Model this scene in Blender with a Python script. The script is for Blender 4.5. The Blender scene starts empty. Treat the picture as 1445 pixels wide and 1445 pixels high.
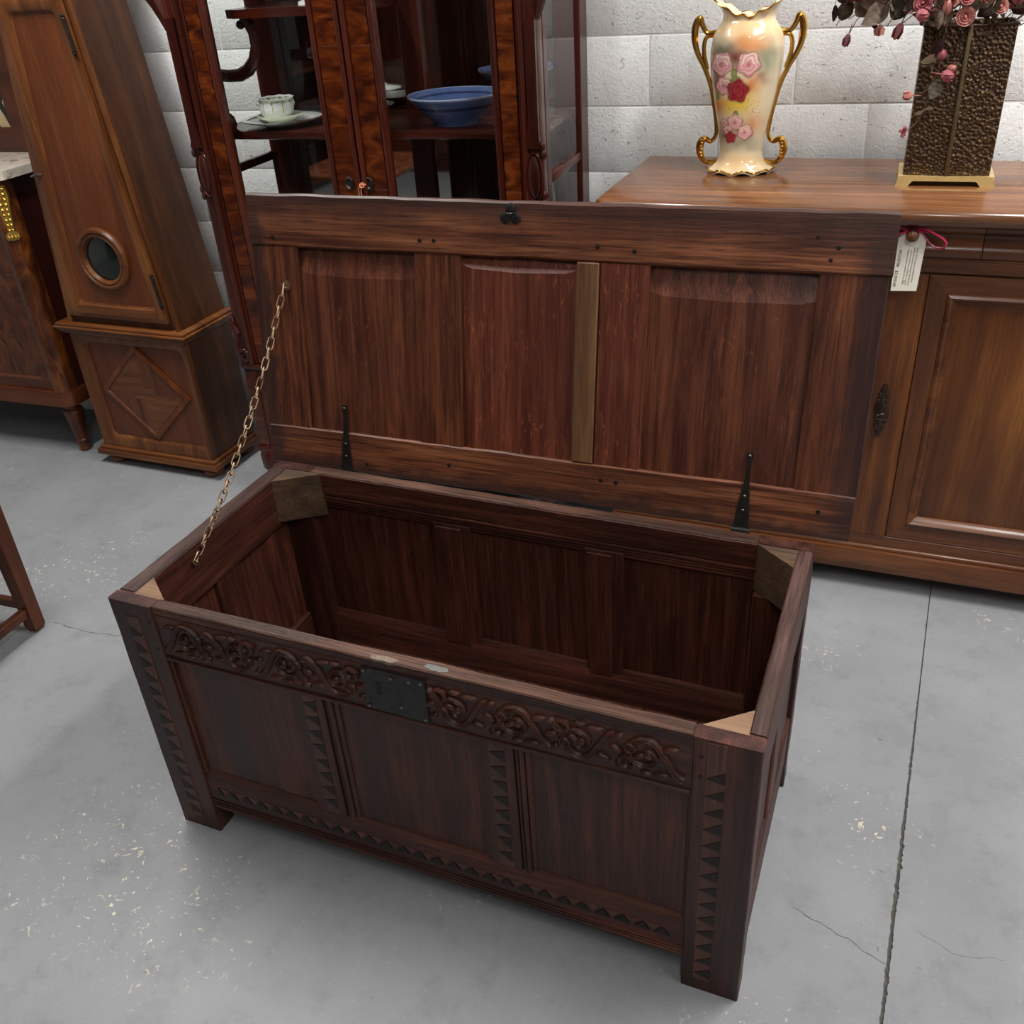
import bpy, bmesh, math, random
from math import sin, cos, pi, radians, sqrt, exp
from mathutils import Vector, Matrix, noise as mnoise

SC = bpy.context.scene
COL = SC.collection
random.seed(7)

# ------------------------------------------------------------------ camera
F_PX, YAW, PITCH, ROLL, CAM_H = 1328.7983, 0.369056, 0.54465, -0.0702335, 1.622984
cam_d = bpy.data.cameras.new('camera')
cam = bpy.data.objects.new('camera', cam_d)
COL.objects.link(cam)
cam_d.sensor_width = 36.0
cam_d.sensor_fit = 'HORIZONTAL'
cam_d.lens = F_PX / 1445.0 * 36.0
cam_d.clip_start = 0.05
_f = Vector((-sin(YAW) * cos(PITCH), cos(YAW) * cos(PITCH), -sin(PITCH)))
_r0 = Vector((cos(YAW), sin(YAW), 0))
_u0 = _r0.cross(_f)
_r = cos(ROLL) * _r0 + sin(ROLL) * _u0
_u = -sin(ROLL) * _r0 + cos(ROLL) * _u0
cam.matrix_world = Matrix(((_r.x, _u.x, -_f.x, 0), (_r.y, _u.y, -_f.y, 0), (_r.z, _u.z, -_f.z, CAM_H), (0, 0, 0, 1)))
SC.camera = cam

# ------------------------------------------------------------------ world, lamps, exposure
w = bpy.data.worlds.new('world')
SC.world = w
w.use_nodes = True
w.node_tree.nodes['Background'].inputs[0].default_value = (0.8, 0.88, 1.0, 1)
w.node_tree.nodes['Background'].inputs[1].default_value = 0.3

def area(name, loc, sx, sy, power, col=(1.0, 0.97, 0.93)):
    d = bpy.data.lights.new(name, 'AREA')
    d.shape = 'RECTANGLE'
    d.size, d.size_y, d.energy, d.color = sx, sy, power, col
    o = bpy.data.objects.new(name, d)
    o.location = loc
    COL.objects.link(o)
    return o
area('ceiling_lamp', (0.8, 1.8, 3.1), 0.22, 1.3, 80)
area('ceiling_lamp', (-2.0, 1.75, 3.15), 0.22, 1.3, 80)
area('ceiling_lamp', (0.2, -0.6, 3.15), 0.22, 1.3, 36)
area('ceiling_lamp', (2.4, 0.2, 3.15), 0.22, 1.3, 46)

SC.view_settings.view_transform = 'Standard'
SC.view_settings.look = 'None'
SC.view_settings.gamma = 1.0
SC.view_settings.use_curve_mapping = False
SC.view_settings.exposure = -0.06

# ------------------------------------------------------------------ mesh helpers
def jit(v, a, s=9.0):
    n = mnoise.noise_vector(Vector(v) * s)
    return Vector(v) + n * a

class MB:
    """collects shapes into one mesh"""
    def __init__(self, scale=1.0):
        self.bm = bmesh.new()
        self.s = scale
    def _take(self, tmp):
        me = bpy.data.meshes.new('tmp')
        tmp.to_mesh(me); tmp.free()
        self.bm.from_mesh(me)
        bpy.data.meshes.remove(me)
    def box(self, x0, x1, y0, y1, z0, z1, bev=0.0, seg=1):
        t = bmesh.new()
        bmesh.ops.create_cube(t, size=1.0)
        for v in t.verts:
            v.co = Vector(((x0 + x1) / 2 + v.co.x * (x1 - x0), (y0 + y1) / 2 + v.co.y * (y1 - y0), (z0 + z1) / 2 + v.co.z * (z1 - z0)))
        if bev > 0:
            b = min(bev, 0.45 * min(abs(x1 - x0), abs(y1 - y0), abs(z1 - z0)))
            bmesh.ops.bevel(t, geom=list(t.edges), offset=b, segments=seg, affect='EDGES', profile=0.5)
        self._take(t)
        return self
    def bar(self, x0, x1, y0, y1, z0, z1, axis='x', n=24, amp=0.001, bev=0.002):
        """box cut along its length, edges softened, surface uneven like old hand-planed timber"""
        prof_ax = {'x': (1, 2), 'y': (0, 2), 'z': (0, 1)}[axis]
        lo = [x0, y0, z0]; hi = [x1, y1, z1]
        ai = 'xyz'.index(axis)
        a0, a1 = lo[prof_ax[0]], hi[prof_ax[0]]
        b0, b1 = lo[prof_ax[1]], hi[prof_ax[1]]
        e = bev
        pr = [(a0 + e, b0), (a1 - e, b0), (a1, b0 + e), (a1, b1 - e), (a1 - e, b1), (a0 + e, b1), (a0, b1 - e), (a0, b0 + e)]
        loops = []
        for i in range(n + 1):
            t = lo[ai] + (hi[ai] - lo[ai]) * i / n
            lp = []
            for (a, b) in pr:
                c = [0, 0, 0]; c[ai] = t; c[prof_ax[0]] = a; c[prof_ax[1]] = b
                lp.append(jit(c, amp, 14))
            loops.append(lp)
        return self.rings(loops, cap0=True, cap1=True)
    def rings(self, loops, cap0=False, cap1=False, closed=True, wrap=False):
        bm = self.bm
        L = [[bm.verts.new(p) for p in lp] for lp in loops]
        m = len(L[0])
        pairs = list(zip(L, L[1:])) + ([(L[-1], L[0])] if wrap else [])
        for A, B in pairs:
            for i in range(m if closed else m - 1):
                j = (i + 1) % m
                vs = [A[i], A[j], B[j], B[i]]
                try: bm.faces.new(vs)
                except ValueError: pass
        for c, lp in ((cap0, L[0]), (cap1, L[-1])):
            if c:
                try: bm.faces.new(lp)
                except ValueError: pass
        return self
    def prism(self, poly, plane, a, b):
        """polygon in a plane ('xz','xy','yz') pushed from a to b along the third axis"""
        def P(p, t):
            return {'xz': (p[0], t, p[1]), 'xy': (p[0], p[1], t), 'yz': (t, p[0], p[1])}[plane]
        return self.rings([[P(p, a) for p in poly], [P(p, b) for p in poly]], True, True)
    def loft_rect(self, x0, x1, z0, z1, steps, cap=True, cap0=False):
        """mitred rectangle: steps are (inset, y) pairs"""
        loops = [[(x0 + i, y, z0 + i), (x1 - i, y, z0 + i), (x1 - i, y, z1 - i), (x0 + i, y, z1 - i)] for i, y in steps]
        return self.rings(loops, cap0, cap)
    def lathe(self, prof, c=(0, 0, 0), seg=24, axis='z', sx=1.0, sy=1.0, cap=True):
        loops = []
        for r, h in prof:
            lp = []
            for k in range(seg):
                a = 2 * pi * k / seg
                p = (r * cos(a) * sx, r * sin(a) * sy, h)
                if axis == 'y': p = (p[0], h, p[1])
                if axis == 'x': p = (h, p[0], p[1])
                lp.append((c[0] + p[0], c[1] + p[1], c[2] + p[2]))
            loops.append(lp)
        return self.rings(loops, cap, cap)
    def tube(self, pts, rad, seg=8, closed=False, flat=1.0, up=None, cap=True):
        pts = [Vector(p) for p in pts]
        n = len(pts)
        R = rad if isinstance(rad, (list, tuple)) else [rad] * n
        loops = []
        prev = None
        for i, p in enumerate(pts):
            if closed: d = pts[(i + 1) % n] - pts[i - 1]
            else: d = pts[min(i + 1, n - 1)] - pts[max(i - 1, 0)]
            d.normalize()
            ref = Vector(up) if up else (prev if prev else (Vector((0, 0, 1)) if abs(d.z) < 0.9 else Vector((0, 1, 0))))
            s = d.cross(ref)
            if s.length < 1e-6: s = d.orthogonal()
            s.normalize()
            t = s.cross(d); t.normalize(); prev = t
            loops.append([p + (s * cos(2 * pi * k / seg) + t * sin(2 * pi * k / seg) * flat) * R[i] for k in range(seg)])
        return self.rings(loops, cap and not closed, cap and not closed, wrap=closed)
    def ball(self, c, r, seg=12, rn=8):
        r = r if isinstance(r, (list, tuple)) else (r, r, r)
        loops = []
        for i in range(1, rn):
            th = pi * i / rn
            loops.append([(c[0] + r[0] * sin(th) * cos(2 * pi * k / seg), c[1] + r[1] * sin(th) * sin(2 * pi * k / seg), c[2] + r[2] * cos(th)) for k in range(seg)])
        return self.rings(loops, True, True)
    def mesh(self, name, smooth=35):
        bm = self.bm
        if self.s != 1.0:
            for v in bm.verts: v.co *= self.s
        bmesh.ops.recalc_face_normals(bm, faces=bm.faces)
        me = bpy.data.meshes.new(name)
        bm.to_mesh(me); bm.free()
        if smooth:
            me.polygons.foreach_set('use_smooth', [True] * len(me.polygons))
            me.set_sharp_from_angle(angle=radians(smooth))
        return me
    def build(self, name, mat, parent=None, label=None, smooth=35, kind=None):
        return link(name, self.mesh(name, smooth), mat, parent, label, kind)

def link(name, me, mat, parent=None, label=None, kind=None):
    if mat is not None and not me.materials: me.materials.append(mat)
    o = bpy.data.objects.new(name, me)
    COL.objects.link(o)
    if parent is not None: o.parent = parent
    if label: o['label'] = label
    if kind: o['kind'] = kind
    return o
def tag(o, label, cat, group=None):
    o['label'] = label; o['category'] = cat
    if group: o['group'] = group
    return o
def thing(name, label, cat, loc=(0, 0, 0), rz=0.0, group=None):
    o = bpy.data.objects.new(name, None)
    o.empty_display_size = 0.05
    o.location = loc; o.rotation_euler = (0, 0, rz)
    COL.objects.link(o)
    return tag(o, label, cat, group)
def struct(o):
    o['kind'] = 'structure'
    return o

# ------------------------------------------------------------------ materials
class NT:
    def __init__(self, name):
        m = bpy.data.materials.new(name); m.use_nodes = True
        self.m = m; self.t = m.node_tree; self.n = self.t.nodes
        self.b = self.n['Principled BSDF']
        self.out = self.n['Material Output']
    def add(self, typ, **kw):
        n = self.n.new(typ)
        for k, v in kw.items(): setattr(n, k, v)
        return n
    def l(self, a, b): self.t.links.new(a, b)
    def setin(self, node, **kw):
        for k, v in kw.items():
            key = k.replace('_', ' ')
            s = node.inputs[key]
            if hasattr(v, 'is_linked') or isinstance(v, bpy.types.NodeSocket): self.l(v, s)
            else: s.default_value = v
        return node
    def math(self, op, a, b=None, clamp=False):
        n = self.add('ShaderNodeMath', operation=op); n.use_clamp = clamp
        for i, v in enumerate((a, b)):
            if v is None: continue
            if isinstance(v, bpy.types.NodeSocket): self.l(v, n.inputs[i])
            else: n.inputs[i].default_value = v
        return n.outputs[0]
    def ramp(self, fac, stops, interp='LINEAR'):
        r = self.add('ShaderNodeValToRGB'); r.color_ramp.interpolation = interp
        el = r.color_ramp.elements
        while len(el) < len(stops): el.new(0.5)
        for e, (p, c) in zip(el, stops):
            e.position = p
            e.color = (c[0], c[1], c[2], 1) if isinstance(c, (tuple, list)) else (c, c, c, 1)
        self.l(fac, r.inputs[0])
        return r.outputs[0]
    def mix(self, fac, a, b, blend='MIX'):
        n = self.add('ShaderNodeMix', data_type='RGBA', blend_type=blend)
        for i, v in ((0, fac), (6, a), (7, b)):
            if isinstance(v, bpy.types.NodeSocket): self.l(v, n.inputs[i])
            elif i == 0: n.inputs[0].default_value = v
            else: n.inputs[i].default_value = (v[0], v[1], v[2], 1)
        return n.outputs[2]
    def obj(self, scale=(1, 1, 1), rnd=True, rot=(0, 0, 0)):
        tc = self.add('ShaderNodeTexCoord')
        v = tc.outputs['Object']
        if rnd:
            oi = self.add('ShaderNodeObjectInfo')
            m = self.math('MULTIPLY', oi.outputs['Random'], 31.7)
            a = self.add('ShaderNodeVectorMath', operation='ADD')
            self.l(v, a.inputs[0]); self.l(m, a.inputs[1]); v = a.outputs[0]
        mp = self.add('ShaderNodeMapping')
        mp.inputs['Scale'].default_value = scale
        mp.inputs['Rotation'].default_value = rot
        self.l(v, mp.inputs[0])
        return mp.outputs[0]
    def noise(self, vec, scale, detail=4.0, rough=0.55, dist=0.0):
        n = self.add('ShaderNodeTexNoise')
        self.l(vec, n.inputs['Vector'])
        n.inputs['Scale'].default_value = scale; n.inputs['Detail'].default_value = detail
        n.inputs['Roughness'].default_value = rough; n.inputs['Distortion'].default_value = dist
        return n.outputs['Fac']
    def bump(self, h, strength=0.2, dist=0.002):
        b = self.add('ShaderNodeBump')
        b.inputs['Strength'].default_value = strength; b.inputs['Distance'].default_value = dist
        self.l(h, b.inputs['Height']); self.l(b.outputs[0], self.b.inputs['Normal'])

def srgb(r, g, b):
    f = lambda c: (c / 255) / 12.92 if c / 255 <= 0.04045 else (((c / 255) + 0.055) / 1.055) ** 2.4
    return (f(r), f(g), f(b))

def wood(name, dark, mid, light, axis='x', rough=0.42, fig=1.0, fleck=0.0, pore=0.5, edge=None, coat=0.0, bump=0.25, stretch=0.06, stops=(0.35, 0.5, 0.65)):
    def sat(c, q=1.09):
        l_ = 0.3 * c[0] + 0.6 * c[1] + 0.1 * c[2]
        return tuple(max(0.002, l_ + (v - l_) * q) for v in c)
    dark, mid, light = sat(dark), sat(mid), sat(light)
    k = NT(name)
    k.b.inputs['Specular IOR Level'].default_value = 0.35
    st = {'x': (stretch, 1, 1), 'y': (1, stretch, 1), 'z': (1, 1, stretch)}[axis]
    v = k.obj(st)
    n1 = k.noise(v, 26 * fig, 5, 0.6, 0.6 if stretch < 0.2 else 2.2)
    base = k.ramp(n1, [(stops[0], dark), (stops[1], mid), (stops[2], light)])
    v2 = k.obj((1, 1, 1))
    big = k.noise(v2, 3.2, 2, 0.5)
    base = k.mix(k.ramp(big, [(0.35, 0.0), (0.7, 0.55)]), base, dark)
    st3 = tuple(0.035 if s < 1 else 1 for s in st)
    v3 = k.obj(st3)
    p = k.noise(v3, 230, 3, 0.7)
    pm = k.ramp(p, [(0.36, 0.0), (0.55, 1.0)])
    pf = k.math('MULTIPLY', k.math('SUBTRACT', 1.0, pm), pore)
    base = k.mix(pf, base, tuple(c * 0.35 for c in dark))
    if fleck > 0:
        sf = {'x': (0.25, 1, 0.55), 'y': (1, 0.25, 0.55), 'z': (1, 1, 0.3)}[axis]
        fl = k.noise(k.obj(sf), 120, 2, 0.5, 1.0)
        fm = k.ramp(fl, [(0.60, 0.0), (0.66, 1.0)])
        big2 = k.noise(v2, 5.5, 2, 0.5)
        fm2 = k.math('MULTIPLY', k.math('MULTIPLY', fm, fleck), k.ramp(big2, [(0.4, 0.0), (0.6, 1.0)]))
        base = k.mix(fm2, base, tuple(min(1, c * 1.9) for c in light))
    if edge:  # dark handled border of the lid, in the lid's own coordinates
        tc = k.add('ShaderNodeTexCoord'); sx = k.add('ShaderNodeSeparateXYZ'); k.l(tc.outputs['Object'], sx.inputs[0])
        wob = k.math('MULTIPLY', k.math('SUBTRACT', k.noise(v2, 16, 4, 0.6), 0.5), 0.07)
        X = k.math('ADD', sx.outputs[0], wob); Y = k.math('ADD', sx.outputs[1], wob)
        x0, x1, y1, y0 = edge
        def ss(val, a, b):
            m = k.add('ShaderNodeMapRange'); m.interpolation_type = 'SMOOTHSTEP'
            k.l(val, m.inputs[0]); m.inputs[1].default_value = a; m.inputs[2].default_value = b
            return m.outputs[0]
        e = k.math('MAXIMUM', ss(X, x0 + 0.012, x0 - 0.012), ss(X, x1 - 0.03, x1 + 0.022))
        e = k.math('MAXIMUM', e, ss(Y, y1 - 0.045, y1 + 0.035))
        e = k.math('MAXIMUM', e, ss(Y, y0 + 0.015, y0 - 0.015))
        base = k.mix(k.math('MULTIPLY', e, 0.78), base, srgb(46, 31, 30))
    k.l(base, k.b.inputs['Base Color'])
    rr = k.ramp(n1, [(0.2, rough - 0.06), (0.8, rough + 0.1)])
    k.l(rr, k.b.inputs['Roughness'])
    k.b.inputs['Coat Weight'].default_value = coat
    k.b.inputs['Coat Roughness'].default_value = 0.15
    h = k.math('ADD', k.math('MULTIPLY', pm, 0.6), k.math('MULTIPLY', n1, 0.6))
    k.bump(h, bump, 0.0015)
    return k.m

def plain(name, col, rough=0.5, metal=0.0, var=0.15, bump=0.0, scale=40, spec=None, coat=0.0):
    k = NT(name)
    n = k.noise(k.obj(), scale, 4, 0.6)
    a = tuple(c * (1 - var) for c in col); b = tuple(min(1, c * (1 + var)) for c in col)
    k.l(k.ramp(n, [(0.3, a), (0.7, b)]), k.b.inputs['Base Color'])
    k.b.inputs['Roughness'].default_value = rough
    k.b.inputs['Metallic'].default_value = metal
    k.b.inputs['Coat Weight'].default_value = coat
    if spec is not None: k.b.inputs['Specular IOR Level'].default_value = spec
    if bump: k.bump(n, bump, 0.002)
    return k.m

M = {}
# coffer oak
oakD, oakM, oakL = srgb(52, 27, 22), srgb(84, 46, 34), srgb(112, 66, 46)
S = 1 / 0.925
LE = (0.030 * S, 1.160 * S, 0.522 * S, 0.024 * S)
for ax in 'xyz':
    M['oak_' + ax] = wood('chest_oak_' + ax, srgb(40, 20, 16), srgb(64, 34, 27), srgb(88, 50, 38), ax, 0.42, 1.0, 0.10, 0.55)
    M['in_' + ax] = wood('chest_inside_oak_' + ax, srgb(50, 25, 20), srgb(74, 39, 30), srgb(96, 54, 40), ax, 0.5, 1.6, 0.1, 0.6)
M['lid_x'] = wood('lid_rail_oak', srgb(74, 42, 31), srgb(114, 69, 48), srgb(144, 93, 66), 'x', 0.42, 1.7, 0.0, 0.7, edge=LE)
M['lid_y'] = wood('lid_stile_oak', srgb(68, 37, 27), srgb(100, 57, 39), srgb(128, 77, 50), 'y', 0.40, 1.7, 0.12, 0.6, edge=LE)
M['lid_p'] = wood('lid_panel_oak', srgb(66, 36, 28), srgb(92, 52, 38), srgb(114, 68, 48), 'y', 0.36, 1.7, 0.22, 0.5, edge=LE)
M['lid_p2'] = wood('lid_red_panel_oak', srgb(78, 40, 31), srgb(100, 54, 41), srgb(120, 68, 50), 'y', 0.36, 1.7, 0.40, 0.5)
M['lid_strip'] = wood('lid_pale_strip_oak', srgb(84, 58, 40), srgb(106, 76, 52), srgb(124, 92, 64), 'y', 0.5, 0.8, 0.0, 0.4)
M['lid_out'] = wood('lid_outer_oak', srgb(50, 32, 28), srgb(70, 44, 36), srgb(90, 58, 46), 'x', 0.45)
M['worn'] = wood('worn_top_edge_oak', srgb(52, 34, 27), srgb(78, 52, 41), srgb(106, 76, 62), 'x', 0.45, 1.4, 0.0, 0.6, bump=0.5)
M['worn_y'] = wood('worn_side_edge_oak', srgb(46, 31, 28), srgb(66, 46, 42), srgb(88, 66, 60), 'y', 0.45, 1.4, 0.0, 0.6, bump=0.5)
M['raw'] = wood('raw_block_oak', srgb(96, 74, 58), srgb(120, 94, 74), srgb(138, 110, 88), 'x', 0.6, 0.8, 0.0, 0.3)
M['splinter'] = plain('grey_splintered_oak', srgb(112, 96, 84), 0.7, 0, 0.35, 0.6, 120)
M['blk'] = wood('dark_block_oak', srgb(56, 42, 32), srgb(72, 54, 40), srgb(88, 66, 48), 'x', 0.6, 0.8)
M['inlay_dark'] = plain('bog_oak_inlay', srgb(30, 23, 21), 0.5, spec=0.25)
M['inlay_light'] = wood('fruitwood_inlay', srgb(58, 35, 27), srgb(82, 50, 38), srgb(102, 64, 47), 'z', 0.4)
M['iron'] = plain('black_iron', srgb(44, 42, 41), 0.42, 0.6, 0.3, 0.3, 60)
M['nail'] = plain('worn_nail_steel', srgb(120, 112, 104), 0.35, 0.9)
M['chainbrass'] = plain('old_brass', srgb(146, 122, 98), 0.42, 0.85, 0.2)
M['black'] = plain('black_void', (0.004, 0.004, 0.004), 0.8)
M['patch'] = plain('grey_paint_smear', srgb(98, 97, 96), 0.6, 0, 0.25, 0.3, 90)
# clock
M['clk_z'] = wood('clock_frame_walnut_z', srgb(80, 45, 26), srgb(109, 66, 38), srgb(134, 86, 51), 'z', 0.36, 0.8, 0, 0.35)
M['clk_x'] = wood('clock_frame_walnut_x', srgb(80, 45, 26), srgb(109, 66, 38), srgb(134, 86, 51), 'x', 0.36, 0.8, 0, 0.35)
M['clk_p'] = wood('clock_panel_mahogany', srgb(88, 46, 27), srgb(108, 59, 34), srgb(124, 72, 42), 'z', 0.34, 0.7, 0, 0.3)
M['clk_s'] = wood('clock_side_walnut', srgb(62, 35, 20), srgb(82, 47, 26), srgb(102, 62, 36), 'z', 0.36, 0.7, 0, 0.35)
M['clk_v1'] = wood('clock_diamond_veneer', srgb(70, 38, 24), srgb(110, 66, 42), srgb(144, 94, 62), 'x', 0.32, 0.55, 0, 0.3)
M['clk_v2'] = wood('clock_diamond_veneer_upright', srgb(66, 35, 23), srgb(98, 56, 36), srgb(130, 80, 52), 'z', 0.32, 0.55, 0, 0.3)
# mahogany cabinet
M['mah_z'] = wood('cabinet_mahogany_z', srgb(46, 18, 13), srgb(68, 27, 18), srgb(90, 40, 25), 'z', 0.25, 0.7, 0, 0.25, coat=0.25, bump=0.08)
M['mah_x'] = wood('cabinet_mahogany_x', srgb(46, 18, 13), srgb(68, 27, 18), srgb(90, 40, 25), 'x', 0.25, 0.7, 0, 0.25, coat=0.25, bump=0.08)
M['ven'] = wood('cabinet_burr_veneer', srgb(46, 19, 12), srgb(82, 36, 18), srgb(116, 58, 28), 'x', 0.22, 0.55, 0, 0.2, coat=0.3, bump=0.05, stretch=0.4)
M['mah_dk'] = wood('cabinet_dark_carving', srgb(40, 15, 12), srgb(60, 22, 16), srgb(80, 34, 24), 'z', 0.28, 0.7, 0, 0.25, coat=0.2, bump=0.08)
# sideboard
M['sb_top'] = wood('sideboard_top_walnut', srgb(92, 60, 40), srgb(126, 84, 57), srgb(150, 106, 75), 'x', 0.22, 0.7, 0, 0.4, coat=0.3, bump=0.06)
M['sb_x'] = wood('sideboard_walnut_x', srgb(70, 38, 22), srgb(98, 58, 34), srgb(124, 78, 48), 'x', 0.30, 0.7, 0, 0.4, coat=0.15, bump=0.1)
M['sb_z'] = wood('sideboard_walnut_z', srgb(68, 36, 20), srgb(94, 54, 28), srgb(122, 74, 38), 'z', 0.30, 0.7, 0, 0.4, coat=0.15, bump=0.1)
M['sb_p'] = wood('sideboard_panel_walnut', srgb(76, 40, 20), srgb(106, 62, 30), srgb(132, 84, 44), 'z', 0.30, 0.5, 0, 0.35, coat=0.15, bump=0.08)
# commode
M['com_z'] = wood('commode_burl', srgb(54, 26, 15), srgb(88, 46, 24), srgb(124, 72, 36), 'z', 0.28, 0.6, 0, 0.25, coat=0.2, bump=0.06, stretch=0.35)
M['com_x'] = wood('commode_rail', srgb(62, 29, 17), srgb(88, 45, 25), srgb(110, 60, 34), 'x', 0.28, 0.5, 0, 0.25, coat=0.2, bump=0.06)
M['com_s'] = wood('commode_side', srgb(40, 16, 14), srgb(56, 22, 17), srgb(70, 30, 22), 'z', 0.3, 0.6, 0, 0.3, coat=0.15, bump=0.06)
M['tbl'] = wood('side_table_mahogany', srgb(64, 32, 20), srgb(88, 46, 28), srgb(108, 60, 36), 'z', 0.34, 0.7, 0, 0.3)
M['gilt'] = plain('gilt_bronze', srgb(206, 170, 84), 0.32, 0.9, 0.25, 0.2, 80)
M['brass'] = plain('polished_brass', srgb(232, 204, 138), 0.3, 0.55, 0.05)
M['dkbrass'] = plain('dark_bronze_fitting', srgb(64, 50, 40), 0.35, 0.7, 0.3)
M['silver'] = plain('silver_plate', srgb(214, 214, 208), 0.14, 1.0, 0.05)
M['china'] = plain('white_porcelain', srgb(226, 228, 224), 0.15, 0, 0.03, coat=0.4)
M['paper'] = plain('tag_card', srgb(236, 230, 214), 0.7, 0, 0.03)
M['ink'] = plain('printed_ink', (0.02, 0.02, 0.025), 0.6, 0, 0.0)
M['ribbon'] = plain('magenta_ribbon', srgb(196, 52, 92), 0.32, 0, 0.15)
M['string'] = plain('pale_orange_string', srgb(206, 130, 96), 0.7)
M['stem'] = plain('dried_stem', srgb(86, 66, 44), 0.7)

def glass_mat(name, tint=(0.97, 0.98, 0.975), refl=1.0):
    k = NT(name)
    fr = k.add('ShaderNodeFresnel'); fr.inputs[0].default_value = 1.5
    tr = k.add('ShaderNodeBsdfTransparent'); tr.inputs[0].default_value = (*tint, 1)
    gl = k.add('ShaderNodeBsdfGlossy'); gl.inputs['Roughness'].default_value = 0.01
    mx = k.add('ShaderNodeMixShader')
    ge = k.add('ShaderNodeNewGeometry')
    k.l(k.math('MULTIPLY', k.math('MULTIPLY', fr.outputs[0], refl, True), k.math('SUBTRACT', 1.0, ge.outputs['Backfacing'])), mx.inputs[0])
    k.l(tr.outputs[0], mx.inputs[1]); k.l(gl.outputs[0], mx.inputs[2])
    k.l(mx.outputs[0], k.out.inputs['Surface'])
    return k.m
M['glass'] = glass_mat('cabinet_glass')
M['mirror'] = plain('old_mirror', (0.62, 0.64, 0.62), 0.03, 1.0, 0.05, 0, 6)
def lens():
    k = NT('dark_lens_glass')
    k.b.inputs['Base Color'].default_value = (0.012, 0.016, 0.014, 1)
    k.b.inputs['Roughness'].default_value = 0.06
    k.l(k.math('ADD', k.math('MULTIPLY', k.noise(k.obj(), 30), 0.05), 0.03), k.b.inputs['Roughness'])
    return k.m
M['lens'] = lens()

def floor_mat():
    k = NT('painted_concrete')
    v = k.obj(rnd=False)
    n = k.noise(v, 2.2, 5, 0.6)
    base = k.ramp(n, [(0.3, srgb(128, 130, 134)), (0.7, srgb(145, 147, 150))])
    n2 = k.noise(v, 11, 6, 0.68)
    base = k.mix(k.ramp(n2, [(0.52, 0.0), (0.80, 0.55)]), base, srgb(104, 105, 106))
    # roller texture speckle, chipped paint and scuffs
    n3 = k.noise(v, 90, 4, 0.7)
    base = k.mix(k.ramp(n3, [(0.60, 0.0), (0.72, 0.35)]), base, srgb(176, 178, 179))
    ch = k.noise(v, 48, 4, 0.6, 1.8)
    zone = k.noise(v, 1.9, 3, 0.6)
    cm = k.math('MULTIPLY', k.ramp(ch, [(0.635, 0.0), (0.65, 1.0)]), k.ramp(zone, [(0.51, 0.0), (0.62, 1.0)]))
    base = k.mix(cm, base, srgb(214, 204, 182))
    dk = k.noise(v, 33, 3, 0.55, 2.5)
    zone2 = k.noise(k.obj((1.3, 0.8, 1), rnd=False, rot=(0, 0, 0.7)), 2.7, 3, 0.6)
    dm = k.math('MULTIPLY', k.ramp(dk, [(0.70, 0.0), (0.74, 0.8)]), k.ramp(zone2, [(0.5, 0.0), (0.6, 1.0)]))
    base = k.mix(dm, base, srgb(92, 90, 86))
    k.l(base, k.b.inputs['Base Color'])
    k.l(k.ramp(n2, [(0.3, 0.5), (0.7, 0.66)]), k.b.inputs['Roughness'])
    k.b.inputs['Specular IOR Level'].default_value = 0.35
    h = k.math('ADD', k.math('MULTIPLY', n3, 0.5), k.math('MULTIPLY', k.noise(v, 24, 4, 0.6), 1.0))
    k.bump(h, 0.22, 0.003)
    return k.m
M['floor'] = floor_mat()
M['dirt'] = plain('joint_dirt', srgb(82, 77, 71), 0.9, 0, 0.5, 0.8, 120)
def block_mat():
    k = NT('white_painted_block')
    v = k.obj(rnd=True)
    n = k.noise(v, 45, 5, 0.62, 0.4)
    pits = k.noise(v, 85, 3, 0.55, 0.8)
    pm = k.ramp(pits, [(0.26, 0.0), (0.36, 1.0)])
    base = k.mix(k.ramp(n, [(0.3, 0.0), (0.8, 1.0)]), srgb(224, 225, 226), srgb(234, 234, 234))
    base = k.mix(pm, srgb(176, 174, 172), base)
    k.l(base, k.b.inputs['Base Color'])
    k.b.inputs['Roughness'].default_value = 0.55
    k.bump(k.math('ADD', k.math('MULTIPLY', k.noise(v, 120, 4, 0.7), 0.8), k.math('MULTIPLY', pm, 0.7)), 0.8, 0.004)
    return k.m
M['block'] = block_mat()
M['mortar'] = plain('painted_mortar', srgb(226, 226, 226), 0.6, 0, 0.06, 0.3, 60)
M['plaster'] = plain('plain_wall_paint', srgb(176, 176, 176), 0.7, 0, 0.05)
M['ceil'] = plain('ceiling_paint', srgb(190, 190, 188), 0.8, 0, 0.04)

# ------------------------------------------------------------------ setting
YW = 2.8832
ROOM = (-4.6, 3.2, -3.6, YW, 3.3)
flo = struct(MB().box(ROOM[0], ROOM[1], ROOM[2], YW + 0.1, -0.15, -0.007).build('floor', M['dirt']))
def joint(y): return 0.206 + 0.0854 * (y - 1.055)
def slab(side):
    ys = [ROOM[2] + (YW + 0.1 - ROOM[2]) * i / 1400 for i in range(1401)]
    top = []; bot = []; far = []
    for y in ys:
        wd = 0.0013 + 0.0014 * exp(-((y - 1.25) / 0.45) ** 2)
        j = mnoise.fractal(Vector((y * 42, side * 9.0, 0)), 0.6, 2.2, 5) * (0.0010 + 0.0042 * exp(-((y - 1.3) / 0.5) ** 2))
        x = joint(y) + side * (wd + abs(j))
        top.append((x, y, 0.0)); bot.append((x - side * 0.0015, y, -0.007))
        far.append((ROOM[0] if side < 0 else ROOM[1], y, 0.0))
    m = MB()
    m.rings([far, top, bot], closed=False)
    return m.build('floor_slab', M['floor'], flo, smooth=30)
slab(-1); slab(1)
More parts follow.
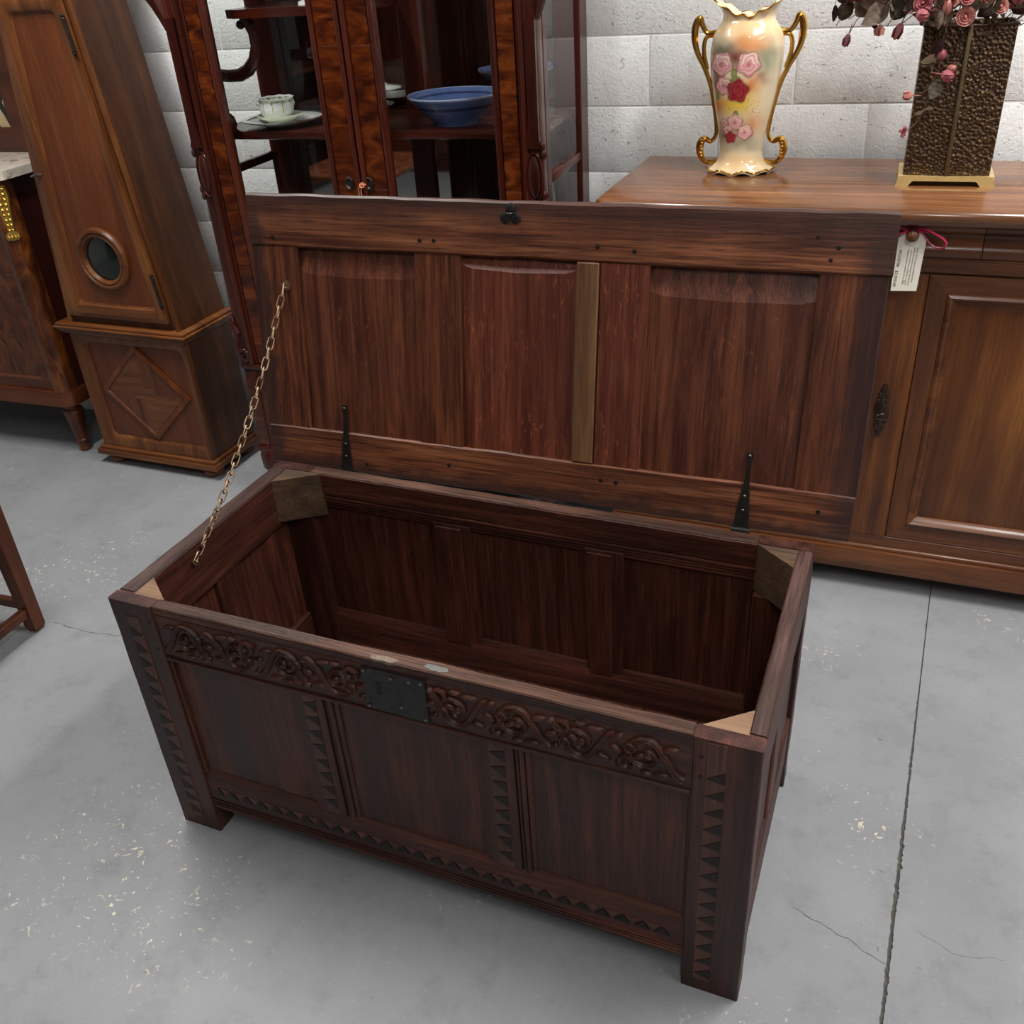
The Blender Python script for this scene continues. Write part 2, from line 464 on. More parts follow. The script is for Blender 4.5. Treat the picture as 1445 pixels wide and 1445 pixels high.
def crack(pts, wd):
    """hairline crack: a thin dark sliver let into the paint"""
    m = MB(); L = []; R = []
    path = []
    for (a, b) in zip(pts, pts[1:]):
        for i in range(14):
            t = i / 14; p = Vector((a[0] + (b[0] - a[0]) * t, a[1] + (b[1] - a[1]) * t, 0.0004))
            path.append(p + Vector((mnoise.noise(p * 45) * 0.006, mnoise.noise(p * 45 + Vector((3, 5, 1))) * 0.006, 0)))
    for i, p in enumerate(path):
        d = (path[min(i + 1, len(path) - 1)] - path[max(i - 1, 0)]).normalized()
        n = Vector((-d.y, d.x, 0)) * wd * (0.4 + abs(mnoise.noise(p * 60)) * 1.4)
        L.append(p + n); R.append(p - n)
    m.rings([L, R], closed=False)
    return m.build('hairline_crack', M['dirt'], flo, smooth=0)
crack([(0.045, 1.24), (0.10, 1.215), (0.155, 1.19), (0.215, 1.16)], 0.0007)
crack([(-2.08, 1.60), (-1.96, 1.585), (-1.78, 1.60)], 0.0009)
crack([(0.27, 1.25), (0.33, 1.22), (0.42, 1.235)], 0.0003)

# back wall: mortar face and every block a piece of its own
wb = struct(MB().box(ROOM[0], ROOM[1], YW + 0.0025, YW + 0.12, -0.15, ROOM[4]).build('wall_back', M['mortar']))
bw, bh, jw = 0.40, 0.184, 0.0045
zA, xj = 1.26985 + 0.353, -0.60649
zA = CAM_H + (1.26985 - 1.50126) - 0.2 + bh
bt = MB()
bt.box(-bw / 2 + jw / 2, bw / 2 - jw / 2, 0, 0.012, -bh / 2 + jw / 2, bh / 2 - jw / 2, 0.0025, 2)
blk_me = bt.mesh('block', 40); blk_me.materials.append(M['block'])
bt = MB()
bt.box(-bw / 4 + jw / 4, bw / 4 - jw / 4, 0, 0.012, -bh / 2 + jw / 2, bh / 2 - jw / 2, 0.0025, 2)
rows_z = []
k = 0
while zA - bh * k > -0.05: k += 1
for r in range(-11, k):
    zc = zA - bh * r - bh / 2
    off = 0.0 if r % 2 == 0 else 0.2
    for c in range(-11, 7):
        x = xj + off + c * 0.4 + 0.2
        if x > 1.95 or x < -4.65: continue
        if zc > 3.32: continue
        o = link('block', blk_me, None, wb)
        o.location = (x, YW + random.uniform(-0.0006, 0.0008), zc)
struct(MB().box(ROOM[0] - 0.1, ROOM[0], ROOM[2], YW, 0, ROOM[4]).build('wall_left', M['plaster']))
struct(MB().box(ROOM[1], ROOM[1] + 0.1, ROOM[2], YW, 0, ROOM[4]).build('wall_right', M['plaster']))
struct(MB().box(ROOM[0], ROOM[1], ROOM[2] - 0.1, ROOM[2], 0, ROOM[4]).build('wall_front', M['plaster']))
struct(MB().box(ROOM[0], ROOM[1], ROOM[2], YW, ROOM[4], ROOM[4] + 0.1).build('ceiling', M['ceil']))

# ------------------------------------------------------------------ the oak coffer
CO = (-1.2497, 1.0865, 0)
chest = thing('oak_coffer', 'large dark carved oak coffer standing open in the middle of the floor', 'chest', CO, -0.0575)
W, D, H = 1.127, 0.527, 0.564
def C(): return MB(S)
for (x0, x1) in ((0, 0.093), (1.033, W)):
    for (y0, y1) in ((0, 0.045), (D - 0.045, D)):
        b = C().bar(x0, x1, y0, y1, 0.0, 0.46, 'z', 16, 0.0012, 0.002)
        b.bar(x0, x1, y0 if y0 == 0 else D - 0.027, 0.026 if y0 == 0 else D, 0.46, H, 'z', 4, 0.0012, 0.002)
        post = b.build('corner_post', M['oak_z'], chest)
        if y0 == 0:
            sx = 0.046 if x0 == 0 else 1.066
            # inlaid strip of light and dark triangles down the stile
            C().box(sx - 0.0135, sx + 0.0135, -0.0012, 0.002, 0.03, H - 0.03 if x0 == 0 else H - 0.004, 0.0004).build('inlay_strip', M['inlay_light'], post)
            n = 14
            for i in range(n):
                z = 0.05 + i * 0.0345
                s = 1 if x0 == 0 else -1
                h = 0.0125 + random.uniform(-0.002, 0.002)
                poly = [(sx - s * 0.0135, z - h), (sx - s * 0.0135, z + h), (sx + s * 0.0125, z + random.uniform(-0.003, 0.003) - 0.006)]
                C().prism(poly, 'xz', -0.0020, 0.001).build('inlay_triangle', M['inlay_dark'], post, smooth=0)
# front
ft = C().bar(0.093, 1.033, 0.003, 0.028, 0.447, H - 0.001, 'x', 50, 0.0014, 0.003).build('front_top_rail', M['oak_x'], chest)
C().bar(0.096, 1.031, 0.002, 0.0275, H - 0.004, H + 0.0015, 'x', 60, 0.0014, 0.002).build('worn_top_edge', M['worn'], ft, 'paler worn top edge')
# long moulding below the carving
C().bar(0.095, 1.031, -0.001, 0.006, 0.449, 0.457, 'x', 40, 0.0006, 0.002).build('carved_border', M['oak_x'], ft)
br = C()
br.prism([(0.004, 0.068), (0.004, 0.148), (0.013, 0.166), (0.03, 0.166), (0.03, 0.068)], 'yz', 0.093, 1.033)
for zz in (0.076, 0.083, 0.090):
    br.box(0.094, 1.032, 0.001, 0.006, zz, zz + 0.004, 0.001)
brail = br.build('front_bottom_rail', M['oak_x'], chest)
n = 27
for i in range(n):
    x = 0.115 + i * 0.0340
    h = 0.0125
    C().prism([(x - h, 0.112), (x + h, 0.112), (x + random.uniform(-.003, .003), 0.129)], 'xz', 0.0022, 0.006).build('inlay_triangle', M['inlay_dark'], brail, smooth=0)
for i in range(n - 1):
    x = 0.132 + i * 0.0340
    C().prism([(x - 0.0115, 0.131), (x + 0.0115, 0.131), (x, 0.114)], 'xz', 0.0026, 0.006).build('inlay_triangle', M['inlay_light'], brail, smooth=0)
for (a, b) in ((0.346, 0.440), (0.689, 0.783)):
    m = C()
    m.box(a, a + 0.006, 0.011, 0.024, 0.16, 0.45, 0.001)
    m.box(a + 0.006, a + 0.013, 0.008, 0.024, 0.16, 0.45, 0.001)
    m.box(a + 0.013, b - 0.026, 0.004, 0.024, 0.16, 0.45, 0.001)
    m.box(b - 0.026, b - 0.019, 0.008, 0.024, 0.15, 0.45, 0.002)
    m.box(b - 0.019, b - 0.010, 0.005, 0.024, 0.15, 0.45, 0.003)
    m.box(b - 0.010, b, 0.010, 0.024, 0.15, 0.45, 0.002)
    mu = m.build('front_muntin', M['oak_z'], chest)
    sx = (a + 0.013 + b - 0.026) / 2
    C().box(sx - 0.0135, sx + 0.0135, 0.0032, 0.008, 0.165, 0.446, 0.0003).build('inlay_strip', M['inlay_light'], mu)
    for i in range(8):
        z = 0.19 + i * 0.0335
        h = 0.0125 + random.uniform(-0.002, 0.002)
        C().prism([(sx + 0.0125, z - h), (sx + 0.0125, z + h), (sx - 0.012, z + 0.006 + random.uniform(-0.003, 0.003))], 'xz', 0.0022, 0.006).build('inlay_triangle', M['inlay_dark'], mu, smooth=0)
for (a, b) in ((0.088, 0.350), (0.436, 0.693), (0.779, 1.038)):
    C().bar(a, b, 0.014, 0.023, 0.155, 0.452, 'z', 12, 0.0008, 0.001).build('front_panel', M['oak_z'], chest)
# inner moulding of the outer stiles
for (a, b) in ((0.090, 0.098), (1.028, 1.036)):
    C().box(a, b, 0.006, 0.02, 0.16, 0.45, 0.002).build('stile_moulding', M['oak_z'], chest)
# sides
for (x0, x1, fx) in ((0.0, 0.036, 1), (1.1, W, -1)):
    sr = C().bar(x0 + 0.001, x1, 0.026, D - 0.027, 0.452, H - 0.001, 'y', 26, 0.0012, 0.003).build('side_top_rail', M['in_y'], chest)
    C().bar(x0 + 0.002, x1 - 0.001, 0.03, D - 0.03, H - 0.004, H + 0.001, 'y', 26, 0.0012, 0.002).build('worn_top_edge', M['worn_y'], sr, 'worn top edge')
    C().bar(x0 + 0.003, x1 - 0.003, 0.045, D - 0.045, 0.07, 0.19, 'y', 12, 0.001, 0.003).build('side_bottom_rail', M['in_y'], chest)
    C().bar(x0 + 0.003, x1 - 0.004, 0.225, 0.300, 0.19, 0.452, 'z', 10, 0.001, 0.003).build('side_muntin', M['in_z'], chest)
    xm = (x0 + x1) / 2
    for (y0, y1) in ((0.043, 0.228), (0.297, D - 0.043)):
        C().bar(xm - 0.004, xm + 0.004, y0, y1, 0.186, 0.456, 'z', 8, 0.0008, 0.001).build('side_panel', M['in_z'], chest)
# back
bk = C()
bk.bar(0.093, 1.033, 0.499, 0.526, 0.510, H - 0.001, 'x', 50, 0.0013, 0.003)
for (z0, z1, y0) in ((0.502, 0.510, 0.4985), (0.495, 0.501, 0.500), (0.487, 0.4935, 0.5025), (0.478, 0.486, 0.505)):
    bk.box(0.093, 1.033, y0, 0.526, z0, z1, 0.0022, 2)
bkr = bk.build('back_top_rail', M['in_x'], chest)
C().bar(0.096, 1.031, 0.5005, 0.5255, H - 0.004, H + 0.001, 'x', 50, 0.0016, 0.002).build('worn_top_edge', M['worn'], bkr, 'paler worn top edge')
b2 = C()
b2.prism([(0.498, 0.07), (0.498, 0.182), (0.508, 0.198), (0.526, 0.198), (0.526, 0.07)], 'yz', 0.093, 1.033)
b2.build('back_bottom_rail', M['in_x'], chest)
for (a, b) in ((0.376, 0.462), (0.706, 0.784)):
    m = C(); m.box(a, b, 0.501, 0.524, 0.17, 0.49, 0.002); m.box(a + 0.006, b - 0.022, 0.498, 0.503, 0.175, 0.482, 0.001)
    m.build('back_muntin', M['in_z'], chest)
for (a, b) in ((0.09, 0.380), (0.458, 0.710), (0.780, 1.036)):
    C().bar(a, b, 0.511, 0.519, 0.185, 0.49, 'z', 10, 0.0008, 0.001).build('back_panel', M['in_z'], chest)
for i in range(4):
    a = 0.03 + i * 0.2675
    C().box(a, a + 0.2665, 0.022, 0.505, 0.098, 0.112, 0.002).build('bottom_board', M['in_y'], chest)
# triangular corner blocks
for (poly, mt) in (([(0.028, 0.026), (0.104, 0.026), (0.028, 0.084)], 'raw'), ([(1.105, 0.024), (1.033, 0.024), (1.105, 0.082)], 'raw'),
                   ([(0.034, 0.501), (0.034, 0.440), (0.122, 0.501)], 'blk'), ([(1.104, 0.501), (1.104, 0.442), (1.030, 0.501)], 'blk')):
    C().prism(poly, 'xy', 0.462, H - 0.002).build('corner_block', M[mt], chest, 'pale raw wood corner block' if mt == 'raw' else None, smooth=0)
# carved scrollwork frieze
def ribbon(m, pts, wd, y0=0.003, hgt=0.006):
    """rounded relief strip following a path in the front plane"""
    P = [Vector((p[0], 0, p[1])) for p in pts]
    loops = []
    for i, p in enumerate(P):
        d = (P[min(i + 1, len(P) - 1)] - P[max(i - 1, 0)]).normalized()
        s = Vector((-d.z, 0, d.x))
        ww = wd(i / (len(P) - 1)) if callable(wd) else wd
        loops.append([p + s * ww + Vector((0, y0, 0)), p + s * ww * 0.8 + Vector((0, y0 - hgt * 0.75, 0)), p + s * ww * 0.45 + Vector((0, y0 - hgt, 0)),
                      p + s * ww * 0.12 + Vector((0, y0 - hgt * 0.66, 0)),  p - s * ww * 0.12 + Vector((0, y0 - hgt * 0.66, 0)),
                      p - s * ww * 0.45 + Vector((0, y0 - hgt, 0)), p - s * ww * 0.8 + Vector((0, y0 - hgt * 0.75, 0)), p - s * ww + Vector((0, y0, 0))])
    m.rings(loops, True, True)
def eye(m, x, z, r, y0=0.003):
    pr = [(r, 0), (r * 0.95, -0.0045), (r * 0.72, -0.0065), (r * 0.48, -0.004), (r * 0.36, 0.0)]
    m.lathe([(a, b + y0) for a, b in pr], (x, 0, z), 14, 'y', cap=False)
def leafblob(m, x, z, rx, rz, rot=0.0):
    pr = [(1, 0), (0.9, -0.003), (0.6, -0.0055), (0.25, -0.0065)]
    loops = []
    for r, h in pr:
        lp = []
        for k in range(12):
            a = 2 * pi * k / 12
            dx, dz = r * rx * cos(a), r * rz * sin(a)
            lp.append((x + dx * cos(rot) - dz * sin(rot), 0.003 + h, z + dx * sin(rot) + dz * cos(rot)))
        loops.append(lp)
    m.rings(loops, False, True)
def frieze(x0, x1, flip):
    m = C()
    L = x1 - x0; cz = 0.503; nb = 4; p = L / nb
    T = lambda x: x0 + x if not flip else x1 - x
    for i in range(nb):
        c = (i + 0.5) * p; up = 1 if i % 2 == 0 else -1
        # running S stem rolling into a spiral
        pts = []
        for j in range(14):
            t = j / 13
            pts.append((T(c - p * 0.5 + p * 0.52 * t), cz + up * (-0.030 + 0.062 * (0.5 - 0.5 * cos(pi * t)))))
        for j in range(1, 26):
            a = pi / 2 - j / 25 * 2.0 * pi * 1.05; r = 0.030 * (1 - 0.72 * j / 25)
            cx, cy = c + p * 0.02 + 0.004, 0.002
            pts.append((T(cx + r * cos(a)), cz + up * (cy + r * sin(a))))
        ribbon(m, pts, lambda t: 0.0062 * (1 - 0.45 * t))
        # counter stem
        pts = []
        for j in range(12):
            t = j / 11
            pts.append((T(c + p * 0.10 + p * 0.40 * t), cz + up * (0.030 - 0.058 * (0.5 - 0.5 * cos(pi * t)))))
        ribbon(m, pts, lambda t: 0.0050)
        # flower head between the scrolls: two pierced lobes and side leaves
        fx = c + p * 0.33
        eye(m, T(fx), cz - up * 0.020, 0.0150); eye(m, T(fx - 0.004), cz + up * 0.010, 0.0105)
        leafblob(m, T(fx - 0.017), cz - up * 0.003, 0.011, 0.006, 0.5 * up); leafblob(m, T(fx + 0.017), cz + up * 0.001, 0.012, 0.006, -0.4 * up)
        leafblob(m, T(c - p * 0.30), cz + up * 0.022, 0.013, 0.006, 0.3 * up); leafblob(m, T(c - p * 0.18), cz - up * 0.030, 0.014, 0.005, 0.1)
        leafblob(m, T(c + p * 0.02), cz + up * 0.002, 0.008, 0.008); leafblob(m, T(c + p * 0.05), cz - up * 0.033, 0.010, 0.0045, 0)
        leafblob(m, T(c + p * 0.46), cz + up * 0.026, 0.010, 0.006, 0.8)
    m.build('carved_scrollwork', M['oak_x'], ft, smooth=50)
frieze(0.100, 0.502, False); frieze(0.624, 1.022, True)
# sunk ground behind carving reads through a thin dark line along its top
C().box(0.10, 0.503, 0.0015, 0.004, 0.546, 0.548, 0.0005).build('scribed_line', M['oak_x'], ft)
# lock plate
lp = C().box(0.506, 0.620, -0.0005, 0.004, 0.460, 0.546, 0.0006)
lp.box(0.573, 0.619, -0.0022, 0.002, 0.4605, 0.545, 0.0006)
lock = lp.build('lock_plate', M['iron'], chest)
C().box(0.5305, 0.5385, -0.0011, 0.001, 0.496, 0.522).build('keyhole', M['black'], lock)
nlm = C().ball((0, 0, 0), (0.0030, 0.0020, 0.0030), 8, 6).mesh('nail_head'); nlm.materials.append(M['nail'])
for (x, z) in ((0.512, 0.540), (0.560, 0.536), (0.613, 0.540), (0.613, 0.466), (0.512, 0.467), (0.572, 0.480), (0.592, 0.538)):
    link('nail_head', nlm, None, lock).location = (x * S, -0.0022 * S, z * S)
def smear(cx, cy, rx, ry, name, mt, par):
    m = C(); a = []; b = []
    for k in range(22):
        t = 2 * pi * k / 22; q = 1 + 0.45 * mnoise.noise(Vector((cos(t) * 1.7 + cx * 50, sin(t) * 1.7, 3)))
        a.append((cx + rx * q * cos(t), cy + ry * q * sin(t), H + 0.0022)); b.append((cx + rx * q * 1.08 * cos(t), cy + ry * q * 1.08 * sin(t), H - 0.003))
    m.rings([b, a], False, True)
    return m.build(name, M[mt], par)
smear(0.636, 0.013, 0.020, 0.007, 'paint_smear', 'patch', ft)
smear(0.546, 0.008, 0.026, 0.006, 'worn_splinter', 'splinter', ft)
# pegs in the posts
pgf = C().lathe([(0.003, -0.001), (0.003, 0.001)], (0, 0, 0), 8, 'y').mesh('oak_peg'); pgf.materials.append(M['inlay_dark'])
for (x, z) in ((0.082, 0.53), (1.045, 0.53), (1.045, 0.49), (0.082, 0.47)):
    link('oak_peg', pgf, None, chest).location = (x * S, 0, z * S)

# ---- the lid, leaning back on its hinges
aL = radians(10)
B0 = Vector((-0.017, 0.5275, 0.560)) * S
axv = Vector((0.99976, 0.0217, 0)); bkv = Vector((-0.0217, 0.99976, 0))
upv = Vector((0, 0, 1)) * cos(aL) + bkv * sin(aL)
nv = axv.cross(upv)
lid = C().box(0.002, 1.196, 0.003, 0.553, -0.030, -0.016, 0.004, 2).build('lid', M['lid_out'], chest)
LM_ = Matrix(((axv.x, upv.x, nv.x, B0.x), (axv.y, upv.y, nv.y, B0.y), (axv.z, upv.z, nv.z, B0.z), (0, 0, 0, 1)))
lid.matrix_local = LM_
def Lp(m, name, mt, label=None, smooth=35): return m.build(name, M[mt], lid, label, smooth)
m = C().bar(-0.006, 1.204, 0.457, 0.556, -0.026, 0.002, 'x', 70, 0.0022, 0.004); Lp(m, 'lid_front_rail', 'lid_x')
m = C().bar(0.002, 1.197, 0.0, 0.086, -0.026, 0.002, 'x', 60, 0.0016, 0.003); Lp(m, 'lid_back_rail', 'lid_x')
Lp(C().bar(-0.004, 0.102, 0.086, 0.457, -0.026, 0.000, 'y', 20, 0.0012, 0.002), 'lid_stile', 'lid_y')
Lp(C().bar(1.094, 1.200, 0.086, 0.457, -0.026, 0.000, 'y', 20, 0.0012, 0.002), 'lid_stile', 'lid_y')
Lp(C().bar(0.360, 0.455, 0.086, 0.457, -0.024, 0.000, 'y', 20, 0.0010, 0.002), 'lid_muntin', 'lid_y')
Lp(C().bar(0.725, 0.814, 0.086, 0.457, -0.024, 0.000, 'y', 20, 0.0010, 0.002), 'lid_muntin', 'lid_p2')
Lp(C().box(0.682, 0.7235, 0.086, 0.457, -0.020, 0.003, 0.002), 'lid_repair_strip', 'lid_strip', 'pale greyish repair strip')
def lid_panel(a, b, mt, fld):
    m = C()
    z = -0.0035; lo = -0.0145
    y0, y1 = 0.084, 0.459
    # fielded panel: feathered at its top edge, almost flush below
    xs = [a - 0.002, a + 0.012, a + 0.024, (a + b) / 2, b - 0.024, b - 0.012, b + 0.002]
    ys = [(y0, z)] + [(y0 + 0.006, z)] + [(0.30, z)] + [(y1 - fld, z)] + [(y1 - fld * 0.55, z - 0.0055)] + [(y1, lo)]
    bm = m.bm; G = []
    for yy, zz in ys:
        row = []
        for i, xx in enumerate(xs):
            e = {0: 0.0035, 1: 0.001}.get(min(i, len(xs) - 1 - i), 0)
            arc = 0.010 * (1 - abs(2 * i / (len(xs) - 1) - 1)) if yy > 0.40 and yy < y1 else 0
            row.append(bm.verts.new((xx, yy - arc, zz - e)))
        G.append(row)
    for r0, r1 in zip(G, G[1:]):
        for i in range(len(xs) - 1): bm.faces.new([r0[i], r0[i + 1], r1[i + 1], r1[i]])
    m.box(a - 0.002, b + 0.002, y0, y1, -0.018, -0.0172)
    return Lp(m, 'lid_panel', mt, smooth=7)
lid_panel(0.102, 0.360, 'lid_p', 0.046); lid_panel(0.455, 0.682, 'lid_p2', 0.018); lid_panel(0.814, 1.094, 'lid_p', 0.046)
for (hx, hx2) in ((0.187, 0.190), (1.010, 1.014)):
    m = C()
    pts = [(-0.014, -0.004), (0.014, -0.004), (0.012, 0.03), (0.009, 0.06), (0.0045, 0.095), (0.0035, 0.128), (0.006, 0.133), (0.0065, 0.139), (0.0035, 0.145),
           (-0.0035, 0.145), (-0.0065, 0.139), (-0.006, 0.133), (-0.0035, 0.128), (-0.0045, 0.095), (-0.009, 0.06), (-0.012, 0.03)]
    m.rings([[(hx + p[0] + (hx2 - hx) * p[1] / 0.14, p[1], 0.0012) for p in pts], [(hx + p[0] * 0.93 + (hx2 - hx) * p[1] / 0.14, p[1], 0.0045) for p in pts]], True, True)
    m.lathe([(0.005, -0.017), (0.005, 0.017)], (hx, -0.003, 0.006), 12, 'x')
    m.box(hx - 0.017, hx + 0.017, -0.010, -0.004, -0.004, 0.026, 0.001)
    hg = Lp(m, 'strap_hinge', 'iron')
hnm = C().ball((0, 0, 0), (0.003, 0.003, 0.0018), 8, 6).mesh('nail_head'); hnm.materials.append(M['nail'])
for (hx, hx2) in ((0.187, 0.190), (1.010, 1.014)):
    for q in (0.035, 0.062, 0.139): link('nail_head', hnm, None, lid).location = ((hx + (hx2 - hx) * q / 0.14) * S, q * S, 0.0048 * S)
m = C()
for (dx, dy, r) in ((-0.010, -0.006, 0.010), (0.010, -0.006, 0.010), (0, 0.010, 0.010)):
    m.lathe([(r, 0.001), (r, 0.0035), (r * 0.8, 0.0045)], (0.557 + dx, 0.533 + dy, 0), 12)
m.tube([(0.557 + 0.006 * cos(a), 0.535, 0.004 + 0.010 * sin(a)) for a in [pi * i / 8 for i in range(9)]], 0.0022, 6)
Lp(m, 'hasp_staple', 'iron')
pgm = C().lathe([(0.0042, -0.001), (0.0042, 0.0007), (0.0034, 0.001)], (0, 0, 0), 9).mesh('oak_peg'); pgm.materials.append(M['inlay_dark'])
for (s_, t_) in ((0.720, 0.485), (0.786, 0.480), (0.375, 0.481), (0.404, 0.482), (0.050, 0.475), (1.118, 0.500), (1.108, 0.480), (1.085, 0.515), (0.742, 0.056), (0.772, 0.055), (0.425, 0.045), (1.14, 0.05), (0.235, 0.022)):
    link('oak_peg', pgm, None, lid).location = (s_ * S, t_ * S, 0.0022 * S)
# chain from the left rail to the lid
ca = Vector((0.040, 0.176, 0.532)) * S
cb_l = Vector((0.071, 0.381, 0.008)) * S
cb = LM_ @ cb_l
eb = MB()
eb.lathe([(0.004, 0.0), (0.004, 0.006)], (ca.x - 0.004, ca.y, ca.z), 10, 'x')
eb.tube([(ca.x + 0.004 + 0.006 * cos(a), ca.y, ca.z + 0.006 * sin(a)) for a in [2 * pi * i / 12 for i in range(12)]], 0.0014, 6, True)
n_ = nv
pl_ = [cb - nv * 0.010 + (axv * cos(a) + upv * sin(a)) * 0.011 for a in [2 * pi * i / 14 for i in range(14)]]
pl2 = [p + nv * 0.0035 for p in pl_]
eb.rings([pl_, pl2], True, True)
eb.tube([cb - nv * 0.003 + (upv * cos(a) + nv * sin(a)) * 0.006 for a in [2 * pi * i / 12 for i in range(12)]], 0.0014, 6, True)
chain = eb.build('stay_chain', M['chainbrass'], chest, 'old brass chain holding the lid')
NL = 29
span = (cb - ca).length
pitch = span / NL
lk = MB()
hl, hw = pitch * 0.5 + 0.0036, 0.0064
pts = []
for i in range(20):
    a = 2 * pi * i / 20
    pts.append(((hl - hw) * (1 if cos(a) > 0.01 else -1 if cos(a) < -0.01 else 0) + hw * cos(a), hw * sin(a), 0))
lk.tube(pts, 0.0016, 6, True, up=(0, 0, 1))
lme = lk.mesh('chain_link', 60); lme.materials.append(M['chainbrass'])
for i in range(NL):
    def cp(t): return ca.lerp(cb, t) + Vector((0, 0.006, -0.030)) * (4 * t * (1 - t))
    a, b = cp(i / NL), cp((i + 1) / NL)
    d = (b - a).normalized()
    side = d.cross(Vector((0, -1, 0.2))).normalized(); nn = d.cross(side).normalized()
    tw = (0.35 if i % 2 else 0.35 + pi / 2) + random.uniform(-0.25, 0.25)
    y_ = side * cos(tw) + nn * sin(tw); z_ = d.cross(y_)
    o = link('chain_link', lme, None, chain)
    c = (a + b) / 2
    o.matrix_local = Matrix(((d.x, y_.x, z_.x, c.x), (d.y, y_.y, z_.y, c.y), (d.z, y_.z, z_.z, c.z), (0, 0, 0, 1)))

# ------------------------------------------------------------------ longcase clock
clock = thing('longcase_clock', 'tall brown longcase clock with round window in its tapering door', 'clock', (-2.1, 2.47, 0), -0.05)
for (x, y) in ((-0.475, 0.03), (-0.035, 0.03), (-0.475, 0.215), (-0.035, 0.215)):
    MB().lathe([(0.026, 0), (0.036, 0.008), (0.038, 0.022), (0.030, 0.034), (0.024, 0.042)], (x, y, 0), 18).build('bun_foot', M['clk_x'], clock)
MB().prism([(-0.535, -0.020), (0.018, -0.020), (0.018, 0.255), (-0.535, 0.255)], 'xy', 0.040, 0.060).box(-0.527, 0.010, -0.012, 0.25, 0.058, 0.074, 0.005, 2).build('base_moulding', M['clk_x'], clock)
m = MB()
m.box(-0.512, 0.0, 0.02, 0.25, 0.070, 0.525)
m.build('base_carcase', M['clk_s'], clock)
# base front: frame with round-cornered opening
def rrect(x0, x1, z0, z1, r, y, n=6):
    L = []
    for (cx, cz, a0) in ((x1 - r, z0 + r, -pi / 2), (x1 - r, z1 - r, 0), (x0 + r, z1 - r, pi / 2), (x0 + r, z0 + r, pi)):
        for i in range(n + 1):
            a = a0 + pi / 2 * i / n
            L.append((cx + r * cos(a), y, cz + r * sin(a)))
    return L
m = MB()
m.rings([rrect(-0.512, 0.0, 0.072, 0.523, 0.002, 0.02), rrect(-0.512, 0.0, 0.072, 0.523, 0.002, 0.001), rrect(-0.510, -0.002, 0.074, 0.521, 0.002, -0.001), rrect(-0.463, -0.018, 0.110, 0.500, 0.018, -0.001), rrect(-0.456, -0.025, 0.117, 0.493, 0.018, 0.003),
         rrect(-0.451, -0.030, 0.122, 0.488, 0.018, 0.013)])
m.build('base_frame', M['clk_z'], clock)
bp = MB().box(-0.460, -0.022, 0.012, 0.02, 0.112, 0.498).build('base_panel', M['clk_p'], clock)
def dia(cx, cz, hx, hz, y): return [(cx, y, cz + hz), (cx + hx, y, cz), (cx, y, cz - hz), (cx - hx, y, cz)]
dc = (-0.240, 0.309)
m = MB()
m.rings([dia(*dc, 0.198, 0.186, 0.013), dia(*dc, 0.198, 0.186, 0.004), dia(*dc, 0.188, 0.176, 0.001), dia(*dc, 0.176, 0.165, 0.001), dia(*dc, 0.170, 0.160, 0.005)])
m.build('diamond_border', M['clk_p'], bp)
h = [(0, 0.158), (0.168, 0), (0, -0.158), (-0.168, 0)]
sub = [(0, 0.075), (0.08, 0), (0, -0.075), (-0.08, 0)]
for i in range(4):
    a, b = h[i], h[(i + 1) % 4]
    MB().rings([[(dc[0] + p[0], 0.0045, dc[1] + p[1]) for p in (a, b, (0.0, 0.0))], [(dc[0] + p[0], 0.010, dc[1] + p[1]) for p in (a, b, (0.0, 0.0))]], True, True).build('veneer_wedge', M['clk_v1' if i % 2 else 'clk_v2'], bp, smooth=0)
m = MB()
m.rings([[(dc[0] + p[0] * 0.62, 0.0038, dc[1] + p[1] * 0.30) for p in ((-0.08, 0.075), (0.08, 0.075), (0.08, -0.075), (-0.08, -0.075))],
         [(dc[0] + p[0] * 0.62, 0.008, dc[1] + p[1] * 0.30) for p in ((-0.08, 0.075), (0.08, 0.075), (0.08, -0.075), (-0.08, -0.075))]], True, True)
m.build('veneer_centre', M['clk_v1'], bp, smooth=0)
# waist moulding
m = MB()
for (z0, z1, o_) in ((0.523, 0.531, 0.010), (0.530, 0.541, 0.019), (0.540, 0.549, 0.027), (0.548, 0.556, 0.034), (0.555, 0.566, 0.026)):
    m.box(-0.512 - o_, o_, -o_, 0.25 + o_ * 0.3, z0, z1, 0.004, 2)
m.build('waist_moulding', M['clk_x'], clock)
